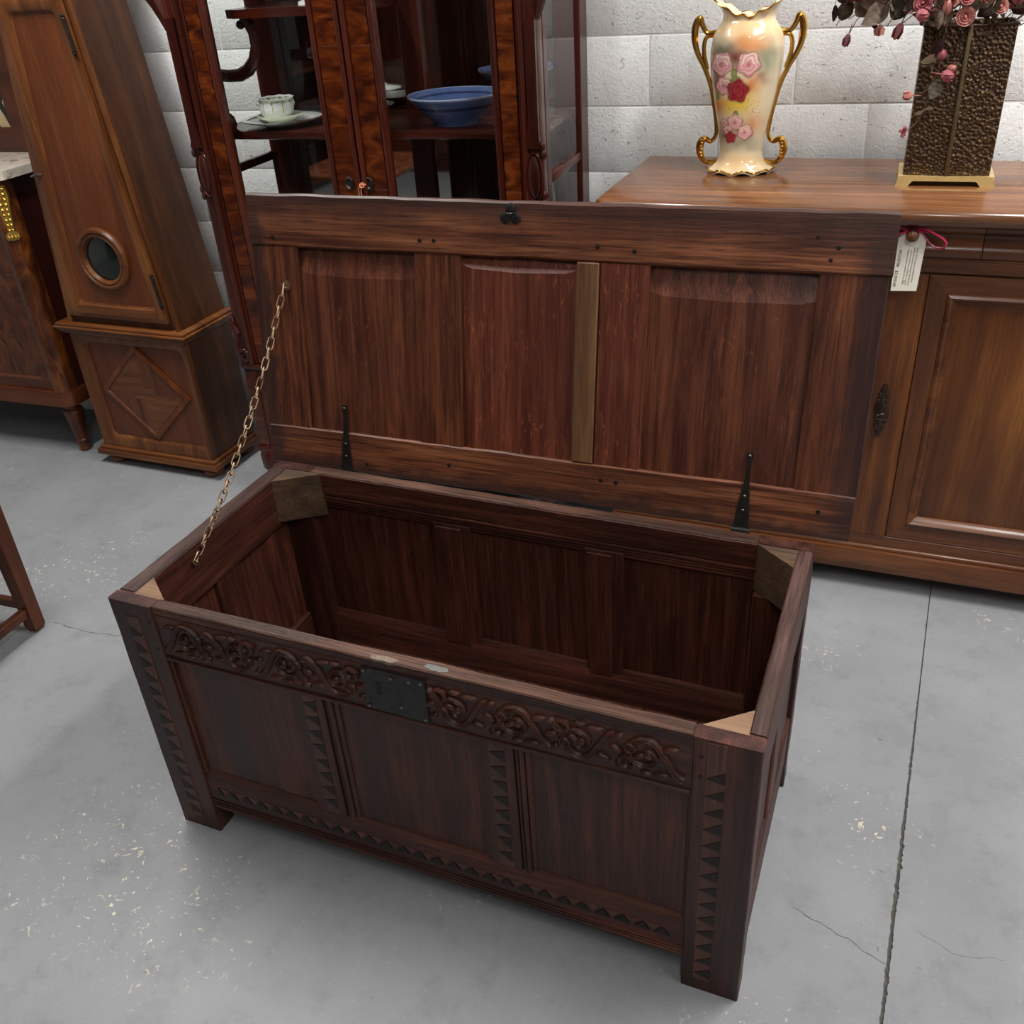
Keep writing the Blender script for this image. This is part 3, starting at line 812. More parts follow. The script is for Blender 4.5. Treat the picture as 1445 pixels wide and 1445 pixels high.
# tapering trunk
def TX(z):  # left, right edge at height z
    return -0.497 + (z - 0.565) * 0.098, -0.003 - (z - 0.565) * 0.100
def trunk_loop(z, y0, y1, ins=0.0, r=0.0):
    a, b = TX(z); return [(a + ins + r, y0, z), (b - ins - r, y0, z), (b - ins, y0 + r, z), (b - ins, y1, z), (a + ins, y1, z), (a + ins, y0 + r, z)]
m = MB(); m.rings([trunk_loop(0.565, 0.006, 0.245, 0, 0.008), trunk_loop(1.95, 0.006, 0.225, 0, 0.008)], True, True)
m.build('trunk', M['clk_s'], clock)
def quad(z0, z1, il0, ir0, y, il1=None, ir1=None, r=0.0):
    a0, b0 = TX(z0); a1, b1 = TX(z1)
    il1 = il0 if il1 is None else il1; ir1 = ir0 if ir1 is None else ir1
    if r <= 0: return [(a0 + il0, y, z0), (b0 - ir0, y, z0), (b1 - ir1, y, z1), (a1 + il1, y, z1)]
    L = []
    cs = [(a0 + il0, z0), (b0 - ir0, z0), (b1 - ir1, z1), (a1 + il1, z1)]
    for i in range(4):
        p, q, s_ = Vector(cs[i - 1]), Vector(cs[i]), Vector(cs[(i + 1) % 4])
        u1, u2 = (p - q).normalized() * r, (s_ - q).normalized() * r
        for t in (0, .25, .5, .75, 1):
            c = (q + u1).lerp(q, t).lerp(q.lerp(q + u2, t), t)
            L.append((c.x, y, c.y))
    return L
# front mouldings flank the door
m = MB()
for s_ in (0, 1):
    pts0 = []
    for z in (0.566, 1.95):
        a, b = TX(z)
        e = a if s_ == 0 else b; sg = 1 if s_ == 0 else -1
        pts0.append([(e + sg * 0.001, 0.008, z), (e + sg * 0.004, -0.002, z), (e + sg * 0.016, -0.002, z), (e + sg * 0.020, 0.008, z)])
    m.rings(pts0, True, True)
m.build('trunk_corner_moulding', M['clk_z'], clock)
m = MB()
R = 0.02
m.rings([quad(0.592, 1.58, 0.022, 0.030, 0.006, r=0.003), quad(0.592, 1.58, 0.022, 0.030, -0.010, r=0.003), quad(0.595, 1.577, 0.025, 0.033, -0.012, r=0.003),
         quad(0.632, 1.536, 0.074, 0.062, -0.012, 0.058, 0.056, r=R), quad(0.638, 1.530, 0.080, 0.068, -0.008, 0.064, 0.062, r=R), quad(0.645, 1.523, 0.086, 0.074, 0.000, 0.070, 0.068, r=R)])
door = m.build('door', M['clk_z'], clock)
m = MB(); m.rings([quad(0.638, 1.530, 0.078, 0.066, -0.001, 0.062, 0.060), quad(0.638, 1.530, 0.078, 0.066, 0.004, 0.062, 0.060)], True, True)
m.build('door_panel', M['clk_p'], door)
MB().bar(TX(0.64)[0] + 0.076, TX(0.64)[1] - 0.066, -0.0135, -0.002, 0.604, 0.640, 'x', 4, 0, 0.004).build('door_bottom_rail', M['clk_x'], door)
rc = (-0.246, 0.800)
m = MB(); m.lathe([(0.104, 0.000), (0.104, -0.010), (0.098, -0.018), (0.091, -0.019), (0.086, -0.014), (0.081, -0.018), (0.076, -0.016), (0.072, -0.006), (0.070, 0)], (rc[0], 0, rc[1]), 48, 'y', cap=False)
m.build('window_ring', M['clk_x'], door)
MB().lathe([(0.074, -0.003), (0.05, -0.008), (0.02, -0.011), (0.003, -0.0115)], (rc[0], 0, rc[1]), 40, 'y').build('round_window', M['lens'], door)
for (z0, z1) in ((0.645, 0.764), (1.411, 1.522)):
    xa, xb = TX(z0)[1] - 0.030, TX(z1)[1] - 0.030
    m = MB()
    P = lambda t: (xa + (xb - xa) * t, -0.014, z0 + (z1 - z0) * t)
    m.tube([P(0), P(.03), P(.04), P(.08), P(.09), P(.12), P(.13), P(.87), P(.88), P(.91), P(.92), P(.96), P(.97), P(1)], [.003, .004, .007, .007, .005, .007, .0055, .0055, .007, .005, .007, .007, .004, .003], 10)
    m.build('barrel_hinge', M['iron'], door)
m = MB(); m.tube([(-0.445, -0.014, 1.062), (-0.430, -0.019, 1.066), (-0.412, -0.018, 1.070), (-0.398, -0.012, 1.069)], [0.003, 0.004, 0.005, 0.004], 8)
m.build('door_catch', M['nail'], door)
m = MB()
a, b = TX(1.95)
m.box(a - 0.03, b + 0.03, -0.03, 0.25, 1.95, 1.99, 0.008, 2); m.box(a - 0.05, b + 0.05, -0.045, 0.26, 1.99, 2.40, 0.006); m.box(a - 0.08, b + 0.08, -0.075, 0.27, 2.40, 2.46, 0.012, 2)
m.build('hood', M['clk_s'], clock)

# ------------------------------------------------------------------ commode with marble top
com = thing('marble_top_commode', 'brown burl commode with marble top and gilt mount left of the clock', 'commode', (0, 0, 0))
x1, y0, xl = -2.735, 2.515, -3.75
MB().box(xl, x1, y0 + 0.045, 2.86, 0.235, 1.04).build('carcase', M['com_s'], com)
m = MB()  # convex corner pilaster
pr = [(x1 - 0.075, y0 + 0.03)] + [(x1 - 0.045 + 0.047 * cos(a), y0 + 0.045 + 0.047 * sin(a)) for a in [-pi / 2 - 0.6 + (pi / 2 + 0.6) * i / 10 for i in range(11)]] + [(x1, y0 + 0.06), (x1 - 0.06, y0 + 0.06)]
m.prism(pr, 'xy', 0.262, 1.04); m.build('corner_pilaster', M['com_z'], com)
m = MB()
m.loft_rect(xl, x1 - 0.068, 0.262, 1.04, [(0, y0 + 0.045), (0, y0 + 0.012), (0.002, y0 + 0.010), (0.045, y0 + 0.010), (0.050, y0 + 0.014), (0.054, y0 + 0.024)], cap=False); m.build('door_frame', M['com_x'], com)
MB().box(xl + 0.05, x1 - 0.118, y0 + 0.022, y0 + 0.04, 0.31, 0.995).build('door_panel', M['com_z'], com)
m = MB()
pr = [(xl, y0 + 0.002)] + [(x1 - 0.045 + 0.052 * cos(a), y0 + 0.045 + 0.052 * sin(a)) for a in [-pi / 2 + (pi / 2) * i / 8 for i in range(9)]] + [(x1 + 0.006, 2.86), (xl, 2.86)]
m.prism(pr, 'xy', 0.205, 0.258)
pr2 = [((p[0] - x1) * 1.0 + x1 - 0.002, p[1] + 0.002) for p in pr]
m.prism(pr2, 'xy', 0.258, 0.264); m.build('skirt', M['com_x'], com)
for (x, y) in ((x1 - 0.045, y0 + 0.045), (x1 - 0.045, 2.80), (xl + 0.05, y0 + 0.045), (xl + 0.05, 2.80)):
    MB().lathe([(0.015, 0.0), (0.021, 0.004), (0.0225, 0.040), (0.027, 0.044), (0.027, 0.050), (0.023, 0.053), (0.036, 0.160), (0.039, 0.172), (0.034, 0.180), (0.026, 0.184), (0.026, 0.192), (0.037, 0.198), (0.037, 0.206)], (x, y, 0), 20).build('turned_foot', M['com_x'], com)
def marble():
    k = NT('veined_marble')
    v = k.obj(rnd=False)
    n = k.noise(v, 5, 6, 0.65, 2.2)
    base = k.ramp(n, [(0.38, srgb(120, 100, 86)), (0.46, srgb(196, 184, 170)), (0.6, srgb(214, 206, 194)), (0.72, srgb(170, 152, 136))])
    k.l(base, k.b.inputs['Base Color']); k.b.inputs['Roughness'].default_value = 0.25
    return k.m
M['marble'] = marble()
MB().prism([(xl - 0.03, y0 - 0.03), (x1 - 0.01, y0 - 0.03), (x1 + 0.028, y0 + 0.008), (x1 + 0.028, 2.868), (xl - 0.03, 2.868)], 'xy', 1.04, 1.068).build('marble_top', M['marble'], com, 'pale veined marble top', smooth=0)
m = MB()
mx, my = x1 - 0.012, y0 + 0.012
prof = [(0.026, 1.02), (0.030, 0.99), (0.024, 0.955), (0.018, 0.92), (0.014, 0.885), (0.013, 0.868), (0.022, 0.858), (0.022, 0.846), (0.012, 0.838)]
d45 = Vector((0.62, -0.78, 0)); s45 = Vector((0.78, 0.62, 0))
cc = Vector((x1 - 0.045, y0 + 0.045, 0)) + d45 * 0.046
m.rings([[cc + s45 * w_ + Vector((0, 0, z)), cc + d45 * 0.006 + s45 * w_ * 0.8 + Vector((0, 0, z)), cc + d45 * 0.006 - s45 * w_ * 0.8 + Vector((0, 0, z)), cc - s45 * w_ + Vector((0, 0, z))] for w_, z in prof], True, True)
for i in range(9):
    z = 1.01 - i * 0.017; r = 0.011 - i * 0.0006
    for sd in (-1, 1): m.ball(tuple(cc + d45 * 0.008 + s45 * sd * r * 0.9 + Vector((0, 0, z))), (r, r * 0.8, r * 0.75), 8, 6)
for sd in (-1.4, -0.5, 0.5, 1.4): m.ball(tuple(cc + d45 * 0.007 + s45 * sd * 0.011 + Vector((0, 0, 0.848))), (0.007, 0.006, 0.010), 8, 6)
m.build('gilt_mount', M['gilt'], com, 'cast gilt flower mount')

# framed horse picture on the marble
pic = thing('horse_picture', 'wood framed picture of a dark horse standing on the marble top', 'picture', (-3.02, 2.845, 1.068))
m = MB(); m.loft_rect(-0.34, 0.165, 0, 0.46, [(0, 0.02), (0, -0.004), (0.006, -0.010), (0.075, -0.010), (0.085, -0.002), (0.085, 0.004)], cap=False)
m.build('picture_frame', M['com_x'], pic)
MB().box(-0.27, 0.095, 0.002, 0.008, 0.07, 0.39).build('picture_sheet', plain('picture_ground', srgb(188, 166, 128), 0.6, 0, 0.1, 0, 9), pic)
m = MB()
hz = [(-0.24, .215), (-0.20, .245), (-0.12, .25), (-0.02, .238), (0.02, .26), (0.05, .268), (0.075, .25), (0.088, .225), (0.085, .20), (0.07, .165), (0.085, .13), (0.092, .095), (0.09, .085), (0.076, .086), (0.066, .12), (0.045, .165), (0.02, .17), (0.018, .12), (0.030, .085), (0.028, .078), (0.004, .078), (0.002, .088), (0.010, .093), (-0.002, .13), (-0.02, .17), (-0.12, .165), (-0.16, .16), (-0.17, .08), (-0.19, .08), (-0.185, .16), (-0.22, .08), (-0.235, .085), (-0.215, .17), (-0.245, .19)]
m.prism(hz, 'xz', 0.0005, 0.003); m.build('painted_horse', plain('horse_paint', srgb(34, 36, 38), 0.6), pic, smooth=0)
m = MB(); m.prism([(-0.09, .238), (-0.06, .262), (-0.02, .262), (0.0, .248), (0.02, .262), (0.05, .272), (0.06, .262), (0.03, .246), (-0.02, .232)], 'xz', -0.0005, 0.001); m.build('painted_rug', plain('rug_paint', srgb(196, 204, 212), 0.6), pic, smooth=0)

# ------------------------------------------------------------------ mahogany display cabinet
CX, CY = -1.305, 2.40
cab = thing('display_cabinet', 'tall glazed mahogany display cabinet with mirror back against the block wall', 'cabinet', (CX, CY, 0))
hw_, dp, ZT = 0.525, 0.46, 2.15
# base
m = MB(); m.box(-hw_ + 0.01, hw_ - 0.01, 0.01, dp - 0.01, 0.20, 0.50); m.build('base_carcase', M['mah_x'], cab)
for sx_ in (-1, 1):
    MB().box(min(sx_ * hw_, sx_ * (hw_ - 0.075)), max(sx_ * hw_, sx_ * (hw_ - 0.075)), 0.0, 0.06, 0.205, 0.485, 0.004).build('base_pilaster', M['ven'], cab)
    MB().box(min(sx_ * (hw_ - 0.038), sx_ * (hw_ - 0.046)), max(sx_ * (hw_ - 0.038), sx_ * (hw_ - 0.046)), -0.004, 0.01, 0.21, 0.48, 0.002).build('base_bead', M['mah_dk'], cab)
MB().box(-hw_ + 0.075, hw_ - 0.075, 0.004, 0.03, 0.21, 0.485).build('base_front', M['ven'], cab)
m = MB()
m.box(-hw_ - 0.012, hw_ + 0.012, -0.012, dp, 0.185, 0.205, 0.006, 2); m.box(-hw_ - 0.006, hw_ + 0.006, -0.006, dp, 0.485, 0.500, 0.004, 2)
m.build('base_moulding', M['mah_x'], cab)
for sx_ in (-1, 1):
    for yy in (0.03, dp - 0.05):
        x = sx_ * (hw_ - 0.04)
        m = MB()
        m.tube([(x, yy + 0.01, 0.19), (x + sx_ * 0.005, yy - 0.006, 0.16), (x + sx_ * 0.004, yy - 0.012, 0.13), (x - sx_ * 0.003, yy, 0.09), (x - sx_ * 0.003, yy + 0.006, 0.055), (x + sx_ * 0.004, yy - 0.008, 0.025), (x + sx_ * 0.008, yy - 0.022, 0.008)], [0.045, 0.050, 0.044, 0.028, 0.020, 0.019, 0.008], 12)
        m.lathe([(0.013, -0.012), (0.013, 0.012)], (x + sx_ * 0.006, yy - 0.020, 0.013), 12, 'x')
        m.build('cabriole_foot', M['mah_dk'], cab)
# posts, front
for sx_ in (-1, 1):
    def X(a, b): return (min(sx_ * a, sx_ * b), max(sx_ * a, sx_ * b))
    m = MB()
    m.box(*X(hw_ - 0.032, hw_), 0.0, 0.05, 0.50, ZT, 0.006, 2)
    m.box(*X(hw_ - 0.046, hw_ - 0.032), -0.006, 0.05, 0.50, ZT, 0.005, 2)
    m.box(*X(hw_ - 0.056, hw_ - 0.046), 0.006, 0.05, 0.50, ZT, 0.002)
    post = m.build('front_post', M['mah_z'], cab)
    # carved scroll at the foot of the post and leaf at mid height
    m = MB()
    sp = []
    for j in range(30):
        a = j / 29 * 2.6 * pi; r = 0.021 * (1 - 0.75 * j / 29)
        sp.append((sx_ * (hw_ - 0.020 + r * cos(a) * 1.0), -0.006, 0.530 + r * sin(a) * 1.2))
    m.tube(sp, [0.0065 - 0.003 * j / 29 for j in range(30)], 8)
    m.tube([(sx_ * (hw_ - 0.001), -0.004, 0.53), (sx_ * (hw_ + 0.002), -0.004, 0.57), (sx_ * (hw_ - 0.010), -0.004, 0.61), (sx_ * (hw_ + 0.006), -0.004, 0.64), (sx_ * (hw_ + 0.004), -0.004, 0.66)], [0.010, 0.010, 0.012, 0.009, 0.004], 8)
    m.box(*X(hw_ - 0.046, hw_), -0.004, 0.0, 0.49, 0.60, 0.004)
    m.build('foot_scroll', M['mah_dk'], post)
    m = MB()
    m.lathe([(0.004, -0.002), (0.012, 0.010), (0.017, 0.030), (0.0175, 0.062), (0.013, 0.088), (0.006, 0.104)], (sx_ * (hw_ - 0.020), -0.003, 1.045), 16, sy=0.55)
    m.tube([(sx_ * (hw_ - 0.020) + 0.021 * cos(t_), -0.003, 1.094 + 0.062 * sin(t_)) for t_ in [2 * pi * q / 28 for q in range(28)]], 0.0045, 6, True)
    for zz, dx in ((1.172, 0.014), (1.152, 0.017), (1.050, 0.016), (1.032, 0.014)):
        m.ball((sx_ * (hw_ - 0.012 + dx), 0.004, zz), (0.009, 0.010, 0.013), 8, 6)
    m.rings([[(sx_ * (hw_ - 0.0365), y_, 1.168), (sx_ * (hw_ - 0.0005), y_, 1.168), (sx_ * (hw_ - 0.002), y_, 1.22), (sx_ * (hw_ - 0.001), y_, 1.50), (sx_ * (hw_ - 0.030), y_, 1.50), (sx_ * (hw_ - 0.028), y_, 1.24)] for y_ in (0.004, -0.010)], True, True)
    m.build('carved_leaf', M['mah_dk'], post)
    m = MB()
    m.tube([(sx_ * (hw_ - 0.005), 0.01, 1.46), (sx_ * (hw_ + 0.006), 0.01, 1.50), (sx_ * (hw_ + 0.02), 0.01, 1.54), (sx_ * (hw_ + 0.045), 0.01, 1.58), (sx_ * (hw_ + 0.05), 0.01, 1.64)], [0.012, 0.018, 0.024, 0.03, 0.02], 10)
    m.build('shoulder_carving', M['mah_dk'], post)
    # back post, side frame
    MB().box(*X(hw_ - 0.080, hw_), dp - 0.075, dp, 0.50, ZT, 0.003).build('back_post', M['mah_dk'], cab)
    sf = MB()
    sf.box(*X(hw_ - 0.022, hw_), 0.05, 0.085, 0.50, ZT, 0.002)
    sf.box(*X(hw_ - 0.022, hw_), 0.085, dp - 0.075, 0.50, 0.56, 0.002); sf.box(*X(hw_ - 0.022, hw_), 0.085, dp - 0.075, ZT - 0.06, ZT, 0.002)
    sf.box(*X(hw_ - 0.020, hw_ - 0.002), 0.085, dp - 0.075, 1.062, 1.088, 0.004, 2)
    sfr = sf.build('side_frame', M['mah_z'], cab)
    for (z0, z1) in ((0.555, 1.065), (1.085, ZT - 0.055)):
        MB().box(*X(hw_ - 0.013, hw_ - 0.009), 0.083, dp - 0.073, z0, z1).build('glass_pane', M['glass'], sfr, smooth=0)
# doors
for sx_ in (-1, 1):
    def X(a, b): return (min(sx_ * a, sx_ * b), max(sx_ * a, sx_ * b))
    m = MB()
    z0, z1 = 0.505, ZT - 0.02
    m.box(*X(hw_ - 0.125, hw_ - 0.106), 0.002, 0.032, z0, z1, 0.007, 2)
    m.box(*X(0.078, 0.095), 0.002, 0.032, z0, z1, 0.007, 2)
    m.box(*X(0.002, 0.016), -0.002, 0.032, z0, z1, 0.005, 2)
    m.box(*X(0.002, hw_ - 0.06), 0.004, 0.030, z0, z0 + 0.07, 0.003); m.box(*X(0.002, hw_ - 0.06), 0.004, 0.030, z1 - 0.07, z1, 0.003)
    m.box(*X(hw_ - 0.106, hw_ - 0.058), 0.010, 0.030, z0, z1, 0.001); m.box(*X(0.016, 0.078), 0.010, 0.030, z0, z1, 0.001)
    dr = m.build('glazed_door', M['mah_z'], cab)
    m = MB(); zz = z0 + 0.002
    i = 0
    while zz < z1 - 0.01:
        hgt = (0.31, 0.24, 0.36, 0.27)[i % 4]; ze = min(zz + hgt, z1)
        MB().box(*X(hw_ - 0.104, hw_ - 0.060), 0.006, 0.012, zz + 0.0001, ze - 0.0001, 0.0002).build('veneer_piece', M['ven'], dr)
        MB().box(*X(0.018, 0.076), 0.006, 0.012, zz + 0.0001, ze - 0.0001, 0.0002).build('veneer_piece', M['ven'], dr)
        zz = ze; i += 1
    MB().box(*X(0.090, hw_ - 0.120), 0.016, 0.020, z0 + 0.06, z1 - 0.06).build('glass_pane', M['glass'], dr, smooth=0)
    ex_ = -0.040 if sx_ < 0 else 0.020
    m = MB(); m.lathe([(0.015, 0.006), (0.015, 0.002), (0.012, 0.000), (0.008, 0.003), (0.006, 0.006)], (ex_, 0, 1.073), 18, 'y', sy=1.25, cap=False)
    esc = m.build('keyhole_ring', M['dkbrass'], dr)
    MB().lathe([(0.008, 0.0045), (0.002, 0.004)], (ex_, 0, 1.073), 12, 'y', sy=1.25).build('keyhole', M['black'], dr)
st = thing('key_string', 'loop of orange string hanging from the right cabinet keyhole', 'string', (CX + 0.005, CY, 1.07))
m = MB()
m.tube([(0.012, -0.006, 0.003), (0.0, -0.012, 0.004), (-0.010, -0.010, -0.006), (-0.013, -0.007, -0.03), (-0.010, -0.007, -0.05)], 0.0016, 6)
m.tube([(0.010, -0.007, 0.002), (0.0, -0.012, 0.001), (-0.004, -0.011, -0.02), (0.001, -0.007, -0.045), (-0.002, -0.007, -0.055)], 0.0016, 6)
m.tube([(0.002 + 0.007 * cos(a), -0.012 + 0.003 * sin(a), 0.002 + 0.006 * sin(a)) for a in [2 * pi * i / 10 for i in range(10)]], 0.0016, 6, True)
m.build('string_loop', M['string'], st)
# back mirror, cornice, floor, shelves
bkm = MB().box(-hw_ + 0.02, hw_ - 0.02, dp - 0.022, dp - 0.006, 0.50, ZT).build('back_board', M['mah_dk'], cab)
MB().box(-hw_ + 0.082, hw_ - 0.082, dp - 0.030, dp - 0.024, 0.55, ZT - 0.06).build('mirror', M['mirror'], bkm, smooth=0)
m = MB(); m.box(-0.035, 0.035, dp - 0.045, dp - 0.024, 0.50, ZT, 0.003); m.build('back_muntin', M['mah_dk'], bkm)
m = MB(); m.box(-hw_ - 0.03, hw_ + 0.03, -0.03, dp, ZT, ZT + 0.10, 0.02, 2); m.build('cornice', M['mah_x'], cab)
MB().box(-hw_ + 0.02, hw_ - 0.02, 0.032, dp - 0.03, 0.50, 0.535, 0.002).build('cabinet_floor', M['mah_x'], cab)
m = MB(); m.box(-hw_ + 0.024, hw_ - 0.024, 0.052, dp - 0.032, 1.179, 1.203, 0.006, 2); m.build('shelf', M['mah_x'], cab)
m = MB()
m.prism([(-0.375, 0.10), (-0.05, 0.10), (-0.035, 0.14), (-0.035, dp - 0.032), (-0.42, dp - 0.032), (-0.42, 0.13)], 'xy', 1.484, 1.506)
ush = m.build('upper_shelf', M['mah_x'], cab, 'short upper shelf on scroll bracket')
def cbracket(x, y, par):
    m = MB()
    P = [(x - 0.125, y, 1.340), (x - 0.085, y, 1.335), (x - 0.045, y, 1.337), (x - 0.015, y, 1.350), (x + 0.010, y, 1.375), (x + 0.024, y, 1.410), (x + 0.022, y, 1.445), (x + 0.010, y, 1.472), (x + 0.002, y, 1.485)]
    m.tube(P, [0.017, 0.017, 0.018, 0.018, 0.017, 0.016, 0.015, 0.015, 0.017], 10)
    m.ball((x - 0.012, y - 0.004, 1.466), 0.012, 10, 8); m.ball((x + 0.024, y - 0.002, 1.466), 0.011, 10, 8)
    return m.build('scroll_bracket', M['mah_dk'], par)
cbracket(-0.385, 0.16, ush)
MB().lathe([(0.018, 1.203), (0.022, 1.215), (0.018, 1.235), (0.010, 1.245)], (-0.445, 0.08, 0), 12).build('shelf_stop', M['mah_dk'], cab)

# things on the cabinet shelves
def lathe_thing(name, label, cat, loc, parts, group=None):
    t = thing(name, label, cat, loc, 0, group)
    for (pn, prof, mt, seg) in parts: MB().lathe(prof, (0, 0, 0), seg, cap=False).build(pn, M[mt], t, smooth=50)
    return t
zs = 1.203
lathe_thing('serving_plate', 'wide silver edged plate under the cup and saucer', 'plate', (-1.610, 2.555, zs), [('plate', [(0.0, 0.004), (0.05, 0.003), (0.055, 0.0), (0.06, 0.003), (0.085, 0.008), (0.118, 0.018), (0.120, 0.020), (0.117, 0.021), (0.085, 0.012), (0.05, 0.008), (0.0, 0.008)], 'china', 48), ('silver_rim', [(0.110, 0.0175), (0.121, 0.0195), (0.1215, 0.0215), (0.118, 0.0222), (0.109, 0.0195)], 'silver', 48)])
M['celadon'] = plain('pale_green_glaze', srgb(206, 212, 190), 0.18, 0, 0.04, coat=0.3)
lathe_thing('saucer', 'pale green saucer between the cup and the plate', 'saucer', (-1.618, 2.545, zs + 0.0085), [('saucer', [(0.0, 0.006), (0.03, 0.004), (0.034, 0.0), (0.038, 0.004), (0.066, 0.020), (0.0665, 0.0225), (0.062, 0.022), (0.036, 0.009), (0.0, 0.009)], 'celadon', 40)])
def cup_mat():
    k = NT('cup_garland_glaze')
    tc = k.add('ShaderNodeTexCoord'); sp = k.add('ShaderNodeSeparateXYZ'); k.l(tc.outputs['Object'], sp.inputs[0])
    ang = k.math('ARCTAN2', sp.outputs[1], sp.outputs[0])
    z = sp.outputs[2]
    n = k.noise(k.obj(rnd=False), 160, 2, 0.6)
    wob = k.math('MULTIPLY', k.math('SUBTRACT', n, 0.5), 0.5)
    sw = k.math('ABSOLUTE', k.math('SINE', k.math('ADD', k.math('MULTIPLY', ang, 5.0), wob)))
    drop = k.math('MULTIPLY', k.math('LESS_THAN', sw, 0.13), k.math('GREATER_THAN', z, 0.020))
    band = k.math('GREATER_THAN', k.math('SUBTRACT', z, k.math('MULTIPLY', k.math('SUBTRACT', 1.0, sw), -0.003)), 0.0475)
    base = k.mix(drop, srgb(226, 230, 230), srgb(196, 158, 70))
    grn = k.math('MULTIPLY', band, k.ramp(n, [(0.4, 0.3), (0.6, 1.0)]))
    base = k.mix(grn, base, srgb(108, 122, 70))
    base = k.mix(k.math('GREATER_THAN', z, 0.0545), base, srgb(226, 228, 226))
    k.l(base, k.b.inputs['Base Color']); k.b.inputs['Roughness'].default_value = 0.15
    return k.m
M['cup'] = cup_mat()
cupt = thing('porcelain_cup', 'white porcelain cup with gold garlands standing on a saucer', 'cup', (-1.621, 2.540, zs + 0.0175))
m = MB()
loops = []
for r, z in [(0.0, 0.003), (0.022, 0.002), (0.024, 0.0), (0.030, 0.004), (0.041, 0.010), (0.047, 0.020), (0.0485, 0.032), (0.047, 0.045), (0.050, 0.0555), (0.0525, 0.0585), (0.050, 0.0585), (0.045, 0.046), (0.046, 0.030), (0.040, 0.012), (0.0, 0.007)]:
    lp = []
    for kk in range(60):
        a = 2 * pi * kk / 60
        rr_ = r * (1 + 0.008 * cos(10 * a) * (1 if z > 0.004 else 0))
        lp.append((rr_ * cos(a), rr_ * sin(a), z + (0.0007 * cos(10 * a) if z > 0.054 else 0)))
    loops.append(lp)
m.rings(loops); m.build('cup_bowl', M['cup'], cupt, smooth=60)
m = MB(); m.tube([(0.008, 0.046, 0.048), (0.012, 0.068, 0.050), (0.014, 0.073, 0.034), (0.012, 0.061, 0.018), (0.008, 0.043, 0.016)], 0.003, 8); m.build('handle', M['china'], cupt)
lathe_thing('silver_dish', 'silver dish beside the cup, close to the door stile', 'dish', (-1.432, 2.725, zs), [('dish', [(0.0, 0.006), (0.04, 0.004), (0.045, 0.0), (0.05, 0.004), (0.085, 0.022), (0.088, 0.026), (0.082, 0.025), (0.05, 0.010), (0.0, 0.009)], 'silver', 40)])
lathe_thing('glass_salt', 'small clear pressed dish on the short upper shelf', 'dish', (-1.50, 2.60, 1.506), [('foot', [(0.0, 0.0), (0.030, 0.0), (0.028, 0.008), (0.010, 0.014), (0.010, 0.03), (0.04, 0.05), (0.042, 0.06), (0.038, 0.06), (0.008, 0.034), (0.0, 0.034)], 'china', 20)])
def bowl_mat():
    k = NT('blue_stoneware')
    tc = k.add('ShaderNodeTexCoord'); sp = k.add('ShaderNodeSeparateXYZ'); k.l(tc.outputs['Object'], sp.inputs[0])
    rad = k.math('SQRT', k.math('ADD', k.math('POWER', sp.outputs[0], 2.0), k.math('POWER', sp.outputs[1], 2.0)))
    n = k.noise(k.obj(rnd=False), 30, 4, 0.6)
    base = k.ramp(n, [(0.3, srgb(74, 94, 142)), (0.7, srgb(94, 116, 166))])
    ring = k.math('LESS_THAN', k.math('ABSOLUTE', k.math('SUBTRACT', rad, 0.106)), 0.0035)
    base = k.mix(ring, base, srgb(50, 62, 104))
    base = k.mix(k.math('GREATER_THAN', rad, 0.1245), base, srgb(150, 162, 192))
    k.l(base, k.b.inputs['Base Color']); k.b.inputs['Roughness'].default_value = 0.25
    k.b.inputs['Coat Weight'].default_value = 0.3
    return k.m
M['bowl'] = bowl_mat()
lathe_thing('blue_bowl', 'blue stoneware bowl on the shelf behind the right glass door', 'bowl', (-1.072, 2.560, zs), [('bowl', [(0.0, 0.006), (0.05, 0.004), (0.055, 0.0), (0.060, 0.0), (0.062, 0.006), (0.092, 0.030), (0.122, 0.066), (0.129, 0.073), (0.1285, 0.077), (0.123, 0.0755), (0.100, 0.060), (0.070, 0.026), (0.0, 0.015)], 'bowl', 56)])

# ------------------------------------------------------------------ walnut sideboard
sb = thing('walnut_sideboard', 'long walnut sideboard with panelled doors behind the open lid at right', 'sideboard', (-0.628, 2.318, 0), -0.045)
SW, SD = 1.50, 0.545
m = MB(); ch = 0.03
m.rings([[(ch, 0.0 + i_, z), (SW - ch, 0 + i_, z), (SW - i_, ch, z), (SW - i_, SD, z), (0 + i_, SD, z), (0 + i_, ch, z)] for (i_, z) in ((0.012, 1.024), (0.003, 1.030), (0.0, 1.040), (0.0, 1.048), (0.004, 1.056), (0.010, 1.0595))], True, True)
top = m.build('sideboard_top', M['sb_top'], sb, smooth=50)
MB().box(0.05, SW - 0.05, 0.085, SD - 0.01, 0.135, 1.026).build('carcase', M['sb_z'], sb)
m = MB(); m.box(0.03, SW - 0.03, 0.050, SD, 0.062, 0.128, 0.006, 2); m.box(0.038, SW - 0.038, 0.060, SD, 0.122, 0.140, 0.007, 3); m.build('plinth', M['sb_x'], sb)
for x in (0.08, SW - 0.08):
    for y in (0.10, SD - 0.06): MB().box(x - 0.035, x + 0.035, y - 0.03, y + 0.03, 0, 0.064, 0.004).build('block_foot', M['sb_z'], sb)
